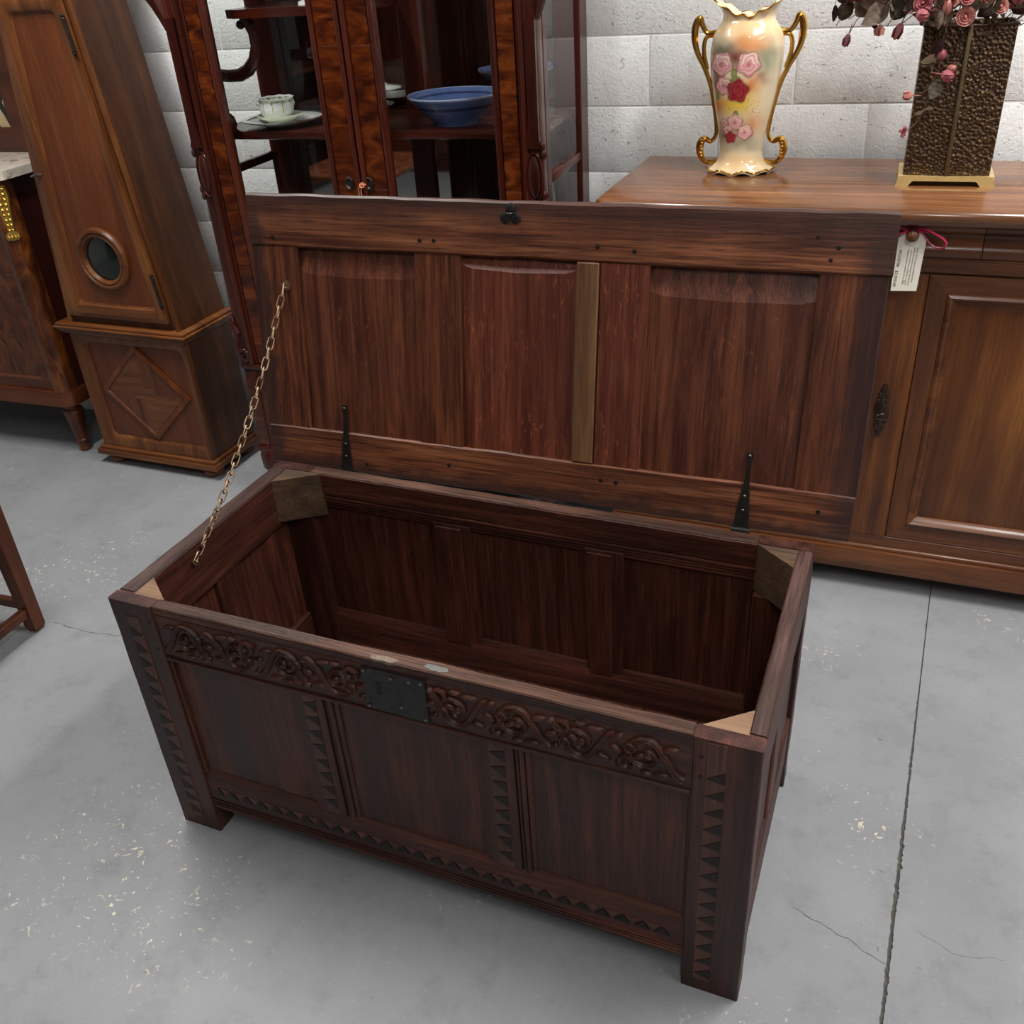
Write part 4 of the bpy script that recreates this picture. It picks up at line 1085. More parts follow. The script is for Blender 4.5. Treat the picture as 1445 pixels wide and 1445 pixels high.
# drawers, ogee fronts
drs = [(0.052, 0.598), (0.600, 0.899), (0.901, SW - 0.052)]
for (a, b) in drs:
    pr = [(0.090, 0.944), (0.052, 0.944), (0.045, 0.950), (0.042, 0.958), (0.043, 0.966), (0.048, 0.974), (0.056, 0.981), (0.061, 0.989), (0.060, 0.996), (0.052, 1.002), (0.047, 1.008), (0.046, 1.014), (0.050, 1.021), (0.056, 1.026), (0.090, 1.026)]
    m = MB(); m.rings([[(x, p[0], p[1]) for p in pr] for x in (a, b)], True, True)
    d = m.build('drawer', M['sb_x'], sb)
    xc = (a + b) / 2
    MB().lathe([(0.006, 0.05), (0.006, 0.034), (0.010, 0.030), (0.014, 0.024), (0.0145, 0.018), (0.012, 0.011), (0.006, 0.007), (0.001, 0.006)], (xc, 0, 1.000), 20, 'y').build('drawer_knob', M['sb_x'], d)
m = MB(); m.box(0.048, SW - 0.048, 0.060, 0.09, 0.905, 0.944, 0.003); m.box(0.048, SW - 0.048, 0.056, 0.09, 0.936, 0.943, 0.002); m.build('drawer_rail', M['sb_x'], sb)
MB().box(0.048, SW - 0.048, 0.068, 0.09, 0.138, 0.172, 0.002).build('bottom_rail', M['sb_x'], sb)
m = MB(); m.box(0.672, 0.800, 0.066, 0.09, 0.172, 0.902, 0.002); cst = m.build('centre_stile', M['sb_z'], sb)
for (a, b) in ((0.050, 0.672), (0.800, SW - 0.050)):
    m = MB(); z0, z1 = 0.172, 0.902
    m.loft_rect(a, b, z0, z1, [(0.001, 0.09), (0.001, 0.070), (0.003, 0.068), (0.046, 0.068), (0.048, 0.063), (0.054, 0.060), (0.060, 0.064), (0.064, 0.072), (0.070, 0.076), (0.072, 0.082)], cap=False)
    d = m.build('panelled_door', M['sb_x'], sb)
    m = MB(); m.loft_rect(a + 0.069, b - 0.069, z0 + 0.069, z1 - 0.069, [(0, 0.080), (0.012, 0.0775)], cap=True); m.build('door_panel', M['sb_p'], d)
    # upright frame members lie over the loft with upright grain
    for (p, q) in ((a + 0.003, a + 0.046), (b - 0.046, b - 0.003)):
        s_ = 0.043
        lowi = (p == a + 0.003)
        poly = [(p, z0 + 0.003), (q, z0 + 0.046), (q, z1 - 0.046), (p, z1 - 0.003)] if lowi else [(p, z0 + 0.046), (q, z0 + 0.003), (q, z1 - 0.003), (p, z1 - 0.046)]
        MB().prism(poly, 'xz', 0.0670, 0.069).build('door_stile', M['sb_z'], d, smooth=0)
# escutcheon and key on the centre stile
m = MB()
xe, ze = 0.742, 0.545
out = []
for kk in range(40):
    a = 2 * pi * kk / 40
    rx, rz = 0.017 * (1 + 0.14 * cos(6 * a)), 0.073 * (1 + 0.07 * cos(10 * a))
    out.append((rx * cos(a) * (1 - 0.25 * abs(sin(a))), rz * sin(a)))
m.rings([[(xe + p[0], 0.0665, ze + p[1]) for p in out], [(xe + p[0] * 0.95, 0.0625, ze + p[1] * 0.98) for p in out], [(xe + p[0] * 0.6, 0.0605, ze + p[1] * 0.75) for p in out]], False, True)
for (dx, dz, r) in ((0, 0.062, 0.006), (-0.008, 0.045, 0.005), (0.008, 0.045, 0.005), (-0.010, 0.028, 0.005), (0.010, 0.028, 0.005), (-0.010, -0.028, 0.005), (0.010, -0.028, 0.005), (-0.008, -0.045, 0.005), (0.008, -0.045, 0.005), (0, -0.060, 0.006)):
    m.ball((xe + dx, 0.0615, ze + dz), (r, 0.004, r * 1.3), 8, 6)
esc = m.build('escutcheon', M['dkbrass'], cst)
key = thing('door_key', 'small old key sitting in the carved keyhole plate of the sideboard', 'key', (0, 0, 0))
key.matrix_world = Matrix.Translation((-0.628, 2.318, 0)) @ Matrix.Rotation(-0.045, 4, 'Z') @ Matrix.Translation((xe, 0.0615, ze + 0.004))
m = MB(); m.lathe([(0.0035, 0.004), (0.0035, -0.016), (0.0055, -0.017), (0.0055, -0.019), (0.003, -0.020)], (0, 0, 0), 12, 'y')
m.build('key_shaft', M['dkbrass'], key)
m = MB(); m.tube([(0.004 + 0.013 * cos(a), -0.022 + 0.004 * cos(a), -0.010 + 0.008 * sin(a)) for a in [2 * pi * i / 18 for i in range(18)]], 0.0022, 8, True)
m.build('key_bow', M['dkbrass'], key)

# ------------------------------------------------------------------ rose painted vase
vt = thing('rose_vase', 'cream two-handled vase painted with pink roses on the sideboard top', 'vase', (-0.313, 2.67, 1.0595))
VP = [(0.0, 0.086), (0.004, 0.087), (0.012, 0.078), (0.022, 0.066), (0.034, 0.058), (0.053, 0.0545), (0.093, 0.0600), (0.130, 0.0665), (0.163, 0.0735), (0.200, 0.0805), (0.235, 0.0870), (0.270, 0.0905), (0.300, 0.0910), (0.328, 0.0850), (0.350, 0.0720), (0.360, 0.0635), (0.374, 0.0605)]
def vr(z):
    for (z0, r0), (z1, r1) in zip(VP, VP[1:]):
        if z <= z1:
            t = (z - z0) / (z1 - z0); return r0 + (r1 - r0) * t
    return VP[-1][1]
def vr_s(z): return (vr(max(0, z - 0.006)) + 2 * vr(z) + vr(min(0.374, z + 0.006))) / 4
NA, NZ = 280, 220
loops = []
for j in range(NZ + 1):
    z = 0.360 * j / NZ
    lp = []
    for i in range(NA):
        a = 2 * pi * i / NA
        r = vr_s(z)
        r *= 1 + 0.05 * exp(-z / 0.012) * cos(9 * a) + 0.016 * exp(-((z - 0.34) / 0.03) ** 2) * cos(9 * a + z * 40)
        lp.append((r * cos(a), 0.80 * r * sin(a), z + (0.004 * exp(-z / 0.01) * (1 + cos(9 * a)))))
    loops.append(lp)
def rim(a, t):
    """t: 0 at the neck to 1 at the lip; side lips stand high, front and back dip"""
    sd = abs(cos(a)) ** 2.2
    hgt = 0.362 + t * (0.010 + 0.040 * sd + 0.004 * cos(11 * a) * (1 - sd))
    r = 0.0610 + 0.030 * t ** 1.8 * (0.15 + 0.85 * sd)
    return (r * cos(a), 0.80 * r * sin(a), hgt)
for t in (0.25, 0.5, 0.75, 0.92, 1.0): loops.append([rim(2 * pi * i / NA, t) for i in range(NA)])
for t in (1.0, 0.75, 0.4, 0.0, -1.5): loops.append([(p[0] * 0.955, p[1] * 0.955, p[2] + 0.0005) for p in [rim(2 * pi * i / NA, t) if t >= 0 else (0.055 * cos(2 * pi * i / NA), 0.044 * sin(2 * pi * i / NA), 0.33) for i in range(NA)]])
m = MB(); m.rings(loops, True, False)
vme = m.mesh('vase_body', 80)
ca_ = vme.color_attributes.new('paint', 'FLOAT_COLOR', 'POINT')
pink, pale, deep, red, dred = srgb(214, 112, 140), srgb(246, 226, 208), srgb(172, 52, 84), srgb(170, 38, 56), srgb(96, 14, 28)
cream, orange, yellow, green, olive, plum, peach = srgb(236, 222, 190), srgb(222, 134, 62), srgb(236, 200, 70), srgb(118, 132, 106), srgb(110, 126, 66), srgb(120, 66, 60), srgb(236, 196, 142)
roses = [(-0.054, 0.268, 0.026, 0), (0.014, 0.268, 0.026, 0), (-0.046, 0.218, 0.020, 0), (-0.010, 0.207, 0.026, 1), (-0.014, 0.131, 0.018, 0), (-0.032, 0.111, 0.011, 0), (0.012, 0.106, 0.017, 0), (-0.024, 0.093, 0.014, 1), (-0.043, 0.128, 0.009, 0)]
blobs = [(0.00, 0.318, 0.030, 0.022, orange, 0.75), (0.035, 0.305, 0.030, 0.022, orange, 0.65), (-0.052, 0.300, 0.032, 0.016, green, 0.85), (0.058, 0.275, 0.024, 0.034, green, 0.7), (0.046, 0.235, 0.016, 0.014, plum, 0.6),
         (-0.020, 0.285, 0.026, 0.022, plum, 0.9), (-0.066, 0.235, 0.016, 0.05, plum, 0.75), (0.020, 0.218, 0.022, 0.022, orange, 0.85), (-0.030, 0.172, 0.034, 0.020, yellow, 0.95), (0.002, 0.180, 0.028, 0.026, yellow, 0.9),
         (-0.062, 0.172, 0.014, 0.020, orange, 0.9), (0.034, 0.128, 0.018, 0.024, orange, 0.6), (0.006, 0.080, 0.036, 0.014, green, 0.6), (-0.046, 0.092, 0.016, 0.018, green, 0.7), (-0.012, 0.112, 0.036, 0.026, plum, 0.5), (0.0, 0.03, 0.09, 0.02, peach, 0.7), (0.0, 0.35, 0.09, 0.022, peach, 0.7), (0.028, 0.100, 0.012, 0.014, plum, 0.5)]
leaves_p = [(-0.020, 0.246, 0.008, 0.014), (-0.016, 0.233, 0.011, 0.009), (-0.030, 0.226, 0.012, 0.008), (-0.012, 0.150, 0.006, 0.010), (-0.062, 0.192, 0.006, 0.010), (-0.002, 0.113, 0.007, 0.007)]
def mixc(a, b, t): return tuple(x + (y - x) * t for x, y in zip(a, b))
cols = []
for v in vme.vertices:
    x, y, z = v.co
    c = cream
    if y < 0.02:
        wx = x + 0.010 * mnoise.noise(Vector((x * 40, z * 40, 1))); wz = z + 0.010 * mnoise.noise(Vector((x * 40, z * 40, 7)))
        for (bx, bz, sx_, sz_, bc, s_) in blobs:
            d = ((wx - bx) / sx_) ** 2 + ((wz - bz) / sz_) ** 2
            if d < 6: c = mixc(c, bc, min(1, s_ * 1.2) * exp(-d * 0.85))
        if 0.140 < z < 0.19 and abs(x + 0.0) < 0.045 and mnoise.noise(Vector((x * 260, z * 260, 2))) > 0.48: c = mixc(c, plum, 0.7)
        for (lx, lz, rx, rz) in leaves_p:
            d = ((x - lx) / rx) ** 2 + ((z - lz) / rz) ** 2
            if d < 1: c = mixc(olive, srgb(170, 178, 110), 0.5 * (1 - d))
        for (rx, rz, rr_, tp) in roses:
            dx, dz = x - rx, z - rz
            th = math.atan2(dz, dx); q = sqrt(dx * dx + dz * dz) / rr_
            q /= 1 + 0.10 * cos(5 * th + rx * 90) + 0.05 * mnoise.noise(Vector((dx * 160, dz * 160, rx * 9)))
            if q < 1.22: c = mixc(c, plum, 0.75 * max(0, min(1, (1.22 - q) / 0.2)) * (1 if dz < rr_ * 0.5 else 0.6))
            if q < 1:
                pet = (0.5 + 0.5 * sin(2.6 * 2 * pi * q + 2 * th + rx * 70 + 1.6 * sin(3 * th + rx * 40))) ** 1.6
                if tp == 0:
                    c = mixc(pale, pink, min(1, 0.10 + 0.85 * pet * (0.5 + 0.5 * q))); c = mixc(c, deep, max(0, 1 - q * 2.2) * 0.9); c = mixc(c, pink, 0.35 if dz < 0 else 0)
                else: c = mixc(red, dred, 0.75 * pet)
                if q > 0.93: c = mixc(c, plum, 0.25)
    cols.extend((c[0], c[1], c[2], 1.0))
ca_.data.foreach_set('color', cols)
def paint_mat():
    k = NT('painted_glaze')
    a = k.add('ShaderNodeVertexColor'); a.layer_name = 'paint'
    n = k.noise(k.obj(rnd=False), 60, 3, 0.5)
    k.l(k.mix(k.ramp(n, [(0.3, 0.0), (0.8, 0.10)]), a.outputs[0], srgb(226, 196, 150)), k.b.inputs['Base Color'])
    k.b.inputs['Roughness'].default_value = 0.12; k.b.inputs['Coat Weight'].default_value = 0.5
    return k.m
M['vase'] = paint_mat()
M['gold'] = plain('burnished_gilding', srgb(206, 156, 72), 0.2, 0.95, 0.15, 0, 30)
link('vase_body', vme, M['vase'], vt)
MB().tube([Vector(rim(2 * pi * i / 120, 1.0)) + Vector((0, 0, 0.0002)) for i in range(120)], 0.0022, 6, True, up=(0, 0, 1)).build('gilt_rim', M['gold'], vt)
MB().tube([(0.0875 * (1 + 0.05 * cos(9 * a)) * cos(a), 0.07 * (1 + 0.05 * cos(9 * a)) * sin(a), 0.006 + 0.004 * (1 + cos(9 * a))) for a in [2 * pi * i / 120 for i in range(120)]], 0.0022, 6, True, up=(0, 0, 1)).build('gilt_foot', M['gold'], vt)
def smooth_path(P, n=5):
    P = [Vector(p) for p in P]; out = []
    for i in range(len(P) - 1):
        p0, p1, p2, p3 = P[max(i - 1, 0)], P[i], P[i + 1], P[min(i + 2, len(P) - 1)]
        for j in range(n):
            t = j / n
            out.append(0.5 * ((2 * p1) + (p2 - p0) * t + (2 * p0 - 5 * p1 + 4 * p2 - p3) * t * t + (3 * p1 - p0 - 3 * p2 + p3) * t ** 3))
    out.append(P[-1]); return out
for s_ in (-1, 1):
    P = [(.076, 0, .336), (.100, 0, .334), (.113, 0, .350), (.121, 0, .368), (.131, 0, .350), (.132, 0, .320), (.124, 0, .290), (.104, 0, .253), (.088, 0, .215), (.076, 0, .165), (.068, 0, .115), (.068, 0, .090), (.080, 0, .076), (.098, 0, .082), (.108, 0, .066), (.106, 0, .042), (.090, 0, .024), (.060, 0, .026)]
    Q = smooth_path([(s_ * p[0], p[1], p[2]) for p in P])
    n = len(Q)
    R = []
    for i in range(n):
        t = i / (n - 1) * (len(P) - 1)
        R.append(0.0062 + 0.0030 * exp(-((t - 4.2) / 1.6) ** 2) + 0.0042 * exp(-((t - 14) / 1.3) ** 2) - 0.0012 * exp(-((t - 10) / 2) ** 2))
    m = MB(); m.tube(Q, R, 10)
    m.tube(smooth_path([(s_ * .080, 0, .328), (s_ * .100, 0, .326), (s_ * .108, 0, .310), (s_ * .107, 0, .285), (s_ * .098, 0, .250)]), 0.0055, 8)
    for i in range(6): m.ball((s_ * (.103 + 0.002 * (i % 2)), -0.008, .040 + i * 0.008), (0.005, 0.004, 0.004), 8, 6)
    m.build('gilt_handle', M['gold'], vt)

# ------------------------------------------------------------------ hammered bronze vase and dried flowers
ht = thing('hammered_vase', 'tall flat hammered bronze vase on brass foot holding dried flowers', 'vase', (0.185, 2.53, 1.0595), -0.02)
def hammered():
    k = NT('hammered_bronze')
    v = k.obj(rnd=False)
    vo = k.add('ShaderNodeTexVoronoi'); vo.feature = 'F1'; vo.inputs['Scale'].default_value = 130; k.l(v, vo.inputs['Vector'])
    d = vo.outputs['Distance']
    n = k.noise(v, 22, 4, 0.6)
    ridge = k.ramp(d, [(0.35, 0.0), (0.75, 1.0)])
    base = k.mix(ridge, srgb(62, 47, 37), srgb(92, 73, 50))
    base = k.mix(k.ramp(n, [(0.5, 0.0), (0.8, 0.5)]), base, srgb(50, 44, 40))
    k.l(base, k.b.inputs['Base Color'])
    k.b.inputs['Metallic'].default_value = 0.75
    k.l(k.ramp(n, [(0.3, 0.26), (0.7, 0.42)]), k.b.inputs['Roughness'])
    k.bump(d, 1.0, 0.004)
    return k.m
M['ham'] = hammered()
m = MB(); bm = m.bm
def ham_face(fn, nu, nv_):
    G = [[bm.verts.new(fn(i / nu, j / nv_)) for i in range(nu + 1)] for j in range(nv_ + 1)]
    for j in range(nv_):
        for i in range(nu): bm.faces.new([G[j][i], G[j][i + 1], G[j + 1][i + 1], G[j + 1][i]])
def hd(x, z, s_): return 0.0009 * mnoise.voronoi(Vector((x * 130, z * 130, s_)))[0][0]
zb, zt = 0.022, 0.343
def front(u, v):
    x = -0.0945 + 0.189 * u; z = zb + (zt - zb) * v
    e = min(u, 1 - u, 0.03) / 0.03
    return (x, -hd(x, z, 0) * e - 0.006 * (1 - abs(2 * u - 1)), z)
ham_face(front, 64, 110)
ham_face(lambda u, v: (0.0945 - 0.189 * u, 0.13, zb + (zt - zb) * v), 2, 2)
for sx_ in (-1, 1): ham_face(lambda u, v: (sx_ * (0.0945 + hd(u * 0.13, zb + v * 0.32, 5) * min(u, 1 - u, .05) / .05), 0.13 * u, zb + (zt - zb) * v), 40, 100)
m.build('vase_sheet', M['ham'], ht, smooth=60)
MB().box(-0.0047, 0.0047, -0.0115, -0.003, zb, zt, 0.002, 2).build('centre_rib', plain('dull_bronze_rib', srgb(120, 104, 76), 0.35, 0.8), ht)
m = MB()
m.tube([(-0.096, -0.002, zt), (0.0, -0.008, zt), (0.096, -0.002, zt)], 0.0024, 6); m.tube([(-0.096, 0.132, zt), (0.096, 0.132, zt)], 0.0024, 6)
for sx_ in (-1, 1): m.tube([(sx_ * 0.096, -0.002, zt), (sx_ * 0.096, 0.132, zt)], 0.0024, 6)
m.build('rolled_rim', M['dkbrass'], ht)
MB().box(-0.09, 0.09, 0.004, 0.126, 0.30, 0.31).build('packing_foam', M['stem'], ht)
m = MB()
ft_poly = [(-0.110, 0), (-0.081, 0), (-0.073, 0.011), (-0.069, 0.0125), (0.066, 0.0125), (0.070, 0.011), (0.078, 0), (0.110, 0), (0.102, 0.024), (-0.102, 0.024)]
m.prism(ft_poly, 'xz', -0.012, -0.007); m.prism(ft_poly, 'xz', 0.136, 0.141)
for sx_ in (-1, 1): m.prism([(-0.012, 0), (0.012, 0), (0.02, 0.011), (0.110, 0.011), (0.118, 0), (0.141, 0), (0.136, 0.024), (-0.007, 0.024)], 'yz', sx_ * 0.1055, sx_ * 0.1015)
m.box(-0.102, 0.102, -0.007, 0.136, 0.019, 0.0238)
m.build('brass_foot', M['brass'], ht, 'bright polished brass foot', smooth=20)

fl = thing('dried_roses', 'dusty pink dried rosebuds with brown leaves spilling from the hammered vase', 'dried flowers', (0.185, 2.595, 1.395))
def leaf_mat(name, c1, c2):
    k = NT(name)
    n = k.noise(k.obj((1, 1, 1)), 60, 4, 0.65)
    tc = k.add('ShaderNodeTexCoord'); sp = k.add('ShaderNodeSeparateXYZ'); k.l(tc.outputs['Object'], sp.inputs[0])
    vein = k.math('LESS_THAN', k.math('ABSOLUTE', sp.outputs[0]), 0.0006)
    base = k.mix(vein, k.ramp(n, [(0.3, c1), (0.7, c2)]), c2)
    k.l(base, k.b.inputs['Base Color']); k.b.inputs['Roughness'].default_value = 0.6
    return k.m
LM = [leaf_mat('leaf_taupe', srgb(104, 86, 74), srgb(142, 122, 106)), leaf_mat('leaf_olive', srgb(84, 76, 62), srgb(124, 112, 92)), leaf_mat('leaf_burgundy', srgb(62, 34, 36), srgb(96, 58, 56)), leaf_mat('leaf_straw', srgb(176, 156, 124), srgb(206, 190, 160))]
BM_ = [leaf_mat('bud_rose', srgb(138, 62, 72), srgb(186, 108, 112)), leaf_mat('bud_dark', srgb(88, 38, 44), srgb(130, 66, 68)), leaf_mat('bud_salmon', srgb(160, 92, 86), srgb(196, 134, 120))]
def leaf_mesh(nm, L, Wd, curl):
    m = MB(); bm = m.bm; G = []
    for j in range(8):
        t = j / 7
        ww = Wd * sin(pi * min(0.98, 0.04 + t * 0.94)) ** 0.75 * (1.1 - 0.25 * t)
        row = []
        for i in (-2, -1, 0, 1, 2):
            x = ww * i / 2
            row.append(bm.verts.new((x, L * t, curl * t * t * L + 0.25 * abs(x) + 0.0015 * sin(j * 2.2 + i))))
        G.append(row)
    for a, b in zip(G, G[1:]):
        for i in range(4): bm.faces.new([a[i], a[i + 1], b[i + 1], b[i]])
    r = bmesh.ops.solidify(bm, geom=bm.faces[:], thickness=0.0006)
    m.tube([(0, -0.012, 0), (0, 0.003, 0.0002)], 0.0009, 5)
    return m.mesh(nm, 50)
leaf_ms = [leaf_mesh('leaf_a', 0.050, 0.017, -0.25), leaf_mesh('leaf_b', 0.040, 0.016, 0.15), leaf_mesh('leaf_c', 0.044, 0.010, -0.35)]
def bud_mesh(nm, L, R):
    m = MB()
    loops = []
    for r, h in ((0.12, 0), (0.55, 0.08), (0.9, 0.25), (1.0, 0.45), (0.85, 0.7), (0.55, 0.9), (0.35, 1.0)):
        loops.append([(R * r * (1 + 0.10 * cos(5 * a + h * 3)) * cos(a), R * r * (1 + 0.10 * cos(5 * a + h * 3)) * sin(a), L * h + 0.002 * cos(5 * a) * h) for a in [2 * pi * i / 15 for i in range(15)]])
    m.rings(loops, True, True)
    for q in range(5):
        a = q * 2 * pi / 5
        b0 = Vector((R * 0.5 * cos(a), R * 0.5 * sin(a), L * 0.05)); b1 = Vector((R * 1.12 * cos(a), R * 1.12 * sin(a), L * 0.5)); tp = Vector((R * 0.9 * cos(a), R * 0.9 * sin(a), L * 1.02))
        s_ = Vector((-sin(a), cos(a), 0)) * R * 0.55
        m.rings([[b0 - s_ * 0.3, b0 + s_ * 0.3], [b1 - s_, b1 + s_], [tp - s_ * 0.6, tp + s_ * 0.6]], closed=False)
    m.tube([(0, 0, -0.02), (0, 0, 0.001)], 0.0010, 5)
    return m.mesh(nm, 50)
bud_ms = [bud_mesh('bud_a', 0.024, 0.0072), bud_mesh('bud_b', 0.020, 0.0095)]
def rose_mesh(nm):
    m = MB()
    for ring_, (np_, R, Hh, tilt) in enumerate(((3, 0.005, 0.016, 0.1), (4, 0.009, 0.017, 0.25), (5, 0.014, 0.016, 0.5), (6, 0.018, 0.013, 0.9))):
        for q in range(np_):
            a = 2 * pi * q / np_ + ring_ * 0.6
            rows = []
            for j in range(4):
                t = j / 3; row = []
                for i in range(-2, 3):
                    aa = a + i * (0.9 / np_ * 1.7)
                    rr_ = R * (0.3 + 0.7 * t ** 0.7) + tilt * 0.006 * t * t
                    row.append((rr_ * cos(aa), rr_ * sin(aa), Hh * t * (1 - 0.10 * abs(i)) - tilt * 0.004 * t * t))
                rows.append(row)
            m.rings(rows, closed=False)
    m.ball((0, 0, 0.006), (0.005, 0.005, 0.008), 8, 6)
    m.tube([(0, 0, -0.02), (0, 0, 0.003)], 0.0012, 5)
    return m.mesh(nm, 50)
rose_m = rose_mesh('rose')
MC = {}
def place(me, mt, name, p, d, roll=0.0, sc=1.0, ax='z', label=None):
    d = Vector(d).normalized()
    q = d.to_track_quat('Y' if ax == 'y' else 'Z', 'X' if ax == 'y' else 'Y')
    key_ = (me.name, mt.name)
    if key_ not in MC:
        mm = me.copy(); mm.materials.clear(); mm.materials.append(mt); MC[key_] = mm
    o = link(name, MC[key_], None, fl, label)
    R = q.to_matrix().to_4x4() @ Matrix.Rotation(roll, 4, 'Y' if ax == 'y' else 'Z')
    o.matrix_local = Matrix.Translation(Vector(p)) @ R @ Matrix.Scale(sc, 4)
    return o
FO = Vector((0.185, 2.595, 1.395))
def wv(x, y, z): return Vector((x, y, z)) - FO
# pieces seen one by one along the lower fringe
place(leaf_ms[2], LM[2], 'leaf', wv(-0.105, 2.50, 1.455), (0.10, 0, -1), 0.3, 0.75, 'y')
place(leaf_ms[1], LM[1], 'leaf', wv(-0.092, 2.50, 1.425), (0.5, -0.1, 0.9), 0.2, 1.1, 'y')
place(leaf_ms[1], LM[0], 'leaf', wv(-0.060, 2.49, 1.435), (0.8, -0.2, 0.55), 0.2, 1.35, 'y')
place(leaf_ms[1], LM[1], 'leaf', wv(0.018, 2.485, 1.424), (0.5, -0.1, 0.9), -0.2, 1.45, 'y')
place(bud_ms[0], BM_[1], 'rosebud', wv(-0.069, 2.49, 1.397), (-0.25, 0, -1), 0, 1.05)
place(bud_ms[1], BM_[2], 'rosebud', wv(-0.006, 2.485, 1.414), (0.05, 0, -1), 0, 1.05, label='pale salmon bud')
place(bud_ms[0], BM_[1], 'rosebud', wv(0.040, 2.485, 1.415), (-0.35, 0, -1), 0, 1.3)
place(bud_ms[1], BM_[0], 'rosebud', wv(0.066, 2.47, 1.433), (0.9, -0.3, -0.1), 0, 1.25)
place(rose_m, BM_[0], 'dried_rose', wv(0.078, 2.48, 1.452), (-0.1, -1, 0.3), 0.3, 0.85)
place(rose_m, BM_[2], 'dried_rose', wv(0.166, 2.475, 1.424), (0.05, -1, 0.15), 0.9, 0.85)
place(rose_m, BM_[2], 'dried_rose', wv(0.232, 2.485, 1.440), (0.2, -1, 0.3), 0.1, 0.7)
place(rose_m, BM_[0], 'dried_rose', wv(-0.010, 2.49, 1.452), (-0.2, -1, 0.2), 0.5, 0.7)
place(leaf_ms[2], LM[2], 'leaf', wv(-0.030, 2.49, 1.425), (0.6, -0.1, -0.5), 0.6, 0.8, 'y')
place(leaf_ms[0], LM[0], 'leaf', wv(0.105, 2.485, 1.440), (0.35, -0.3, -0.65), 0.2, 0.9, 'y')
place(leaf_ms[2], LM[0], 'leaf', wv(0.132, 2.488, 1.395), (0.1, -0.1, -1), 0.5, 0.75, 'y')
place(leaf_ms[0], LM[2], 'leaf', wv(0.128, 2.485, 1.380), (-0.4, 0, -0.8), 0.5, 0.8, 'y')
# trailing sprig down the front of the vase
place(leaf_ms[2], LM[3], 'leaf', wv(0.130, 2.49, 1.347), (-1, -0.15, -0.3), 0.2, 0.9, 'y', 'pale straw leaf')
place(leaf_ms[1], LM[0], 'leaf', wv(0.116, 2.495, 1.338), (-0.1, -0.2, -1), 0.0, 0.6, 'y')
place(bud_ms[1], BM_[0], 'rosebud', wv(0.132, 2.49, 1.340), (0.1, -0.3, 0.8), 0, 0.95)
place(bud_ms[1], BM_[0], 'rosebud', wv(0.138, 2.485, 1.310), (0.8, -0.4, -0.1), 0, 1.25)
place(bud_ms[1], BM_[2], 'rosebud', wv(0.150, 2.485, 1.314), (0.6, -0.4, 0.6), 0, 0.9)
place(leaf_ms[1], LM[1], 'leaf', wv(0.136, 2.49, 1.296), (-0.4, -0.2, -0.9), 0.2, 1.0, 'y')
place(bud_ms[1], BM_[2], 'rosebud', wv(0.084, 2.49, 1.266), (-1, -0.2, 0.05), 0, 0.95)
place(leaf_ms[2], LM[3], 'leaf', wv(0.116, 2.495, 1.236), (0.8, -0.2, 0.2), 0.2, 0.45, 'y', 'pale straw leaf')
place(leaf_ms[2], LM[3], 'leaf', wv(0.112, 2.495, 1.232), (-0.9, -0.2, -0.4), 0.2, 0.40, 'y', 'pale straw leaf')
for d in ((-1, 0, .2), (-.6, 0, -.9), (-.2, -.4, .9)): place(bud_ms[0], BM_[0], 'rosebud', wv(0.080, 2.49, 1.188), d, 0, 0.55)
sm = MB()
sp_pts = smooth_path([wv(0.135, 2.53, 1.415), wv(0.133, 2.492, 1.395), wv(0.127, 2.497, 1.36), wv(0.133, 2.499, 1.325), wv(0.122, 2.50, 1.29), wv(0.118, 2.50, 1.25), wv(0.106, 2.50, 1.215), wv(0.085, 2.492, 1.19)])
sm.tube(sp_pts, 0.0011, 5)
sm.tube([wv(0.122, 2.50, 1.285), wv(0.104, 2.495, 1.27), wv(0.084, 2.49, 1.266)], 0.0009, 5)
sm.tube([wv(-0.03, 2.50, 1.445), wv(-0.055, 2.495, 1.425), wv(-0.068, 2.49, 1.398)], 0.001, 5)
sm.tube([wv(0.075, 2.49, 1.440), wv(0.055, 2.487, 1.426), wv(0.040, 2.485, 1.414)], 0.001, 5)
rng = random.Random(11)
for i in range(26):
    a = rng.uniform(0, 2 * pi); x = rng.uniform(-0.07, 0.07)
    r = rng.uniform(0.05, 0.24)
    sm.tube(smooth_path([Vector((x, rng.uniform(-0.04, 0.04), -0.02)), Vector((x * 1.6 + 0.4 * r * cos(a), 0.3 * r * sin(a), 0.05)), Vector((x + r * cos(a) * 1.1, r * 0.45 * sin(a), rng.uniform(0.05, 0.30)))], 3), 0.0012, 4)
sm.tube([wv(0.12, 2.49, 1.425), wv(0.16, 2.47, 1.455), wv(0.20, 2.46, 1.475)], 0.002, 6)
sm.build('stems', M['stem'], fl)
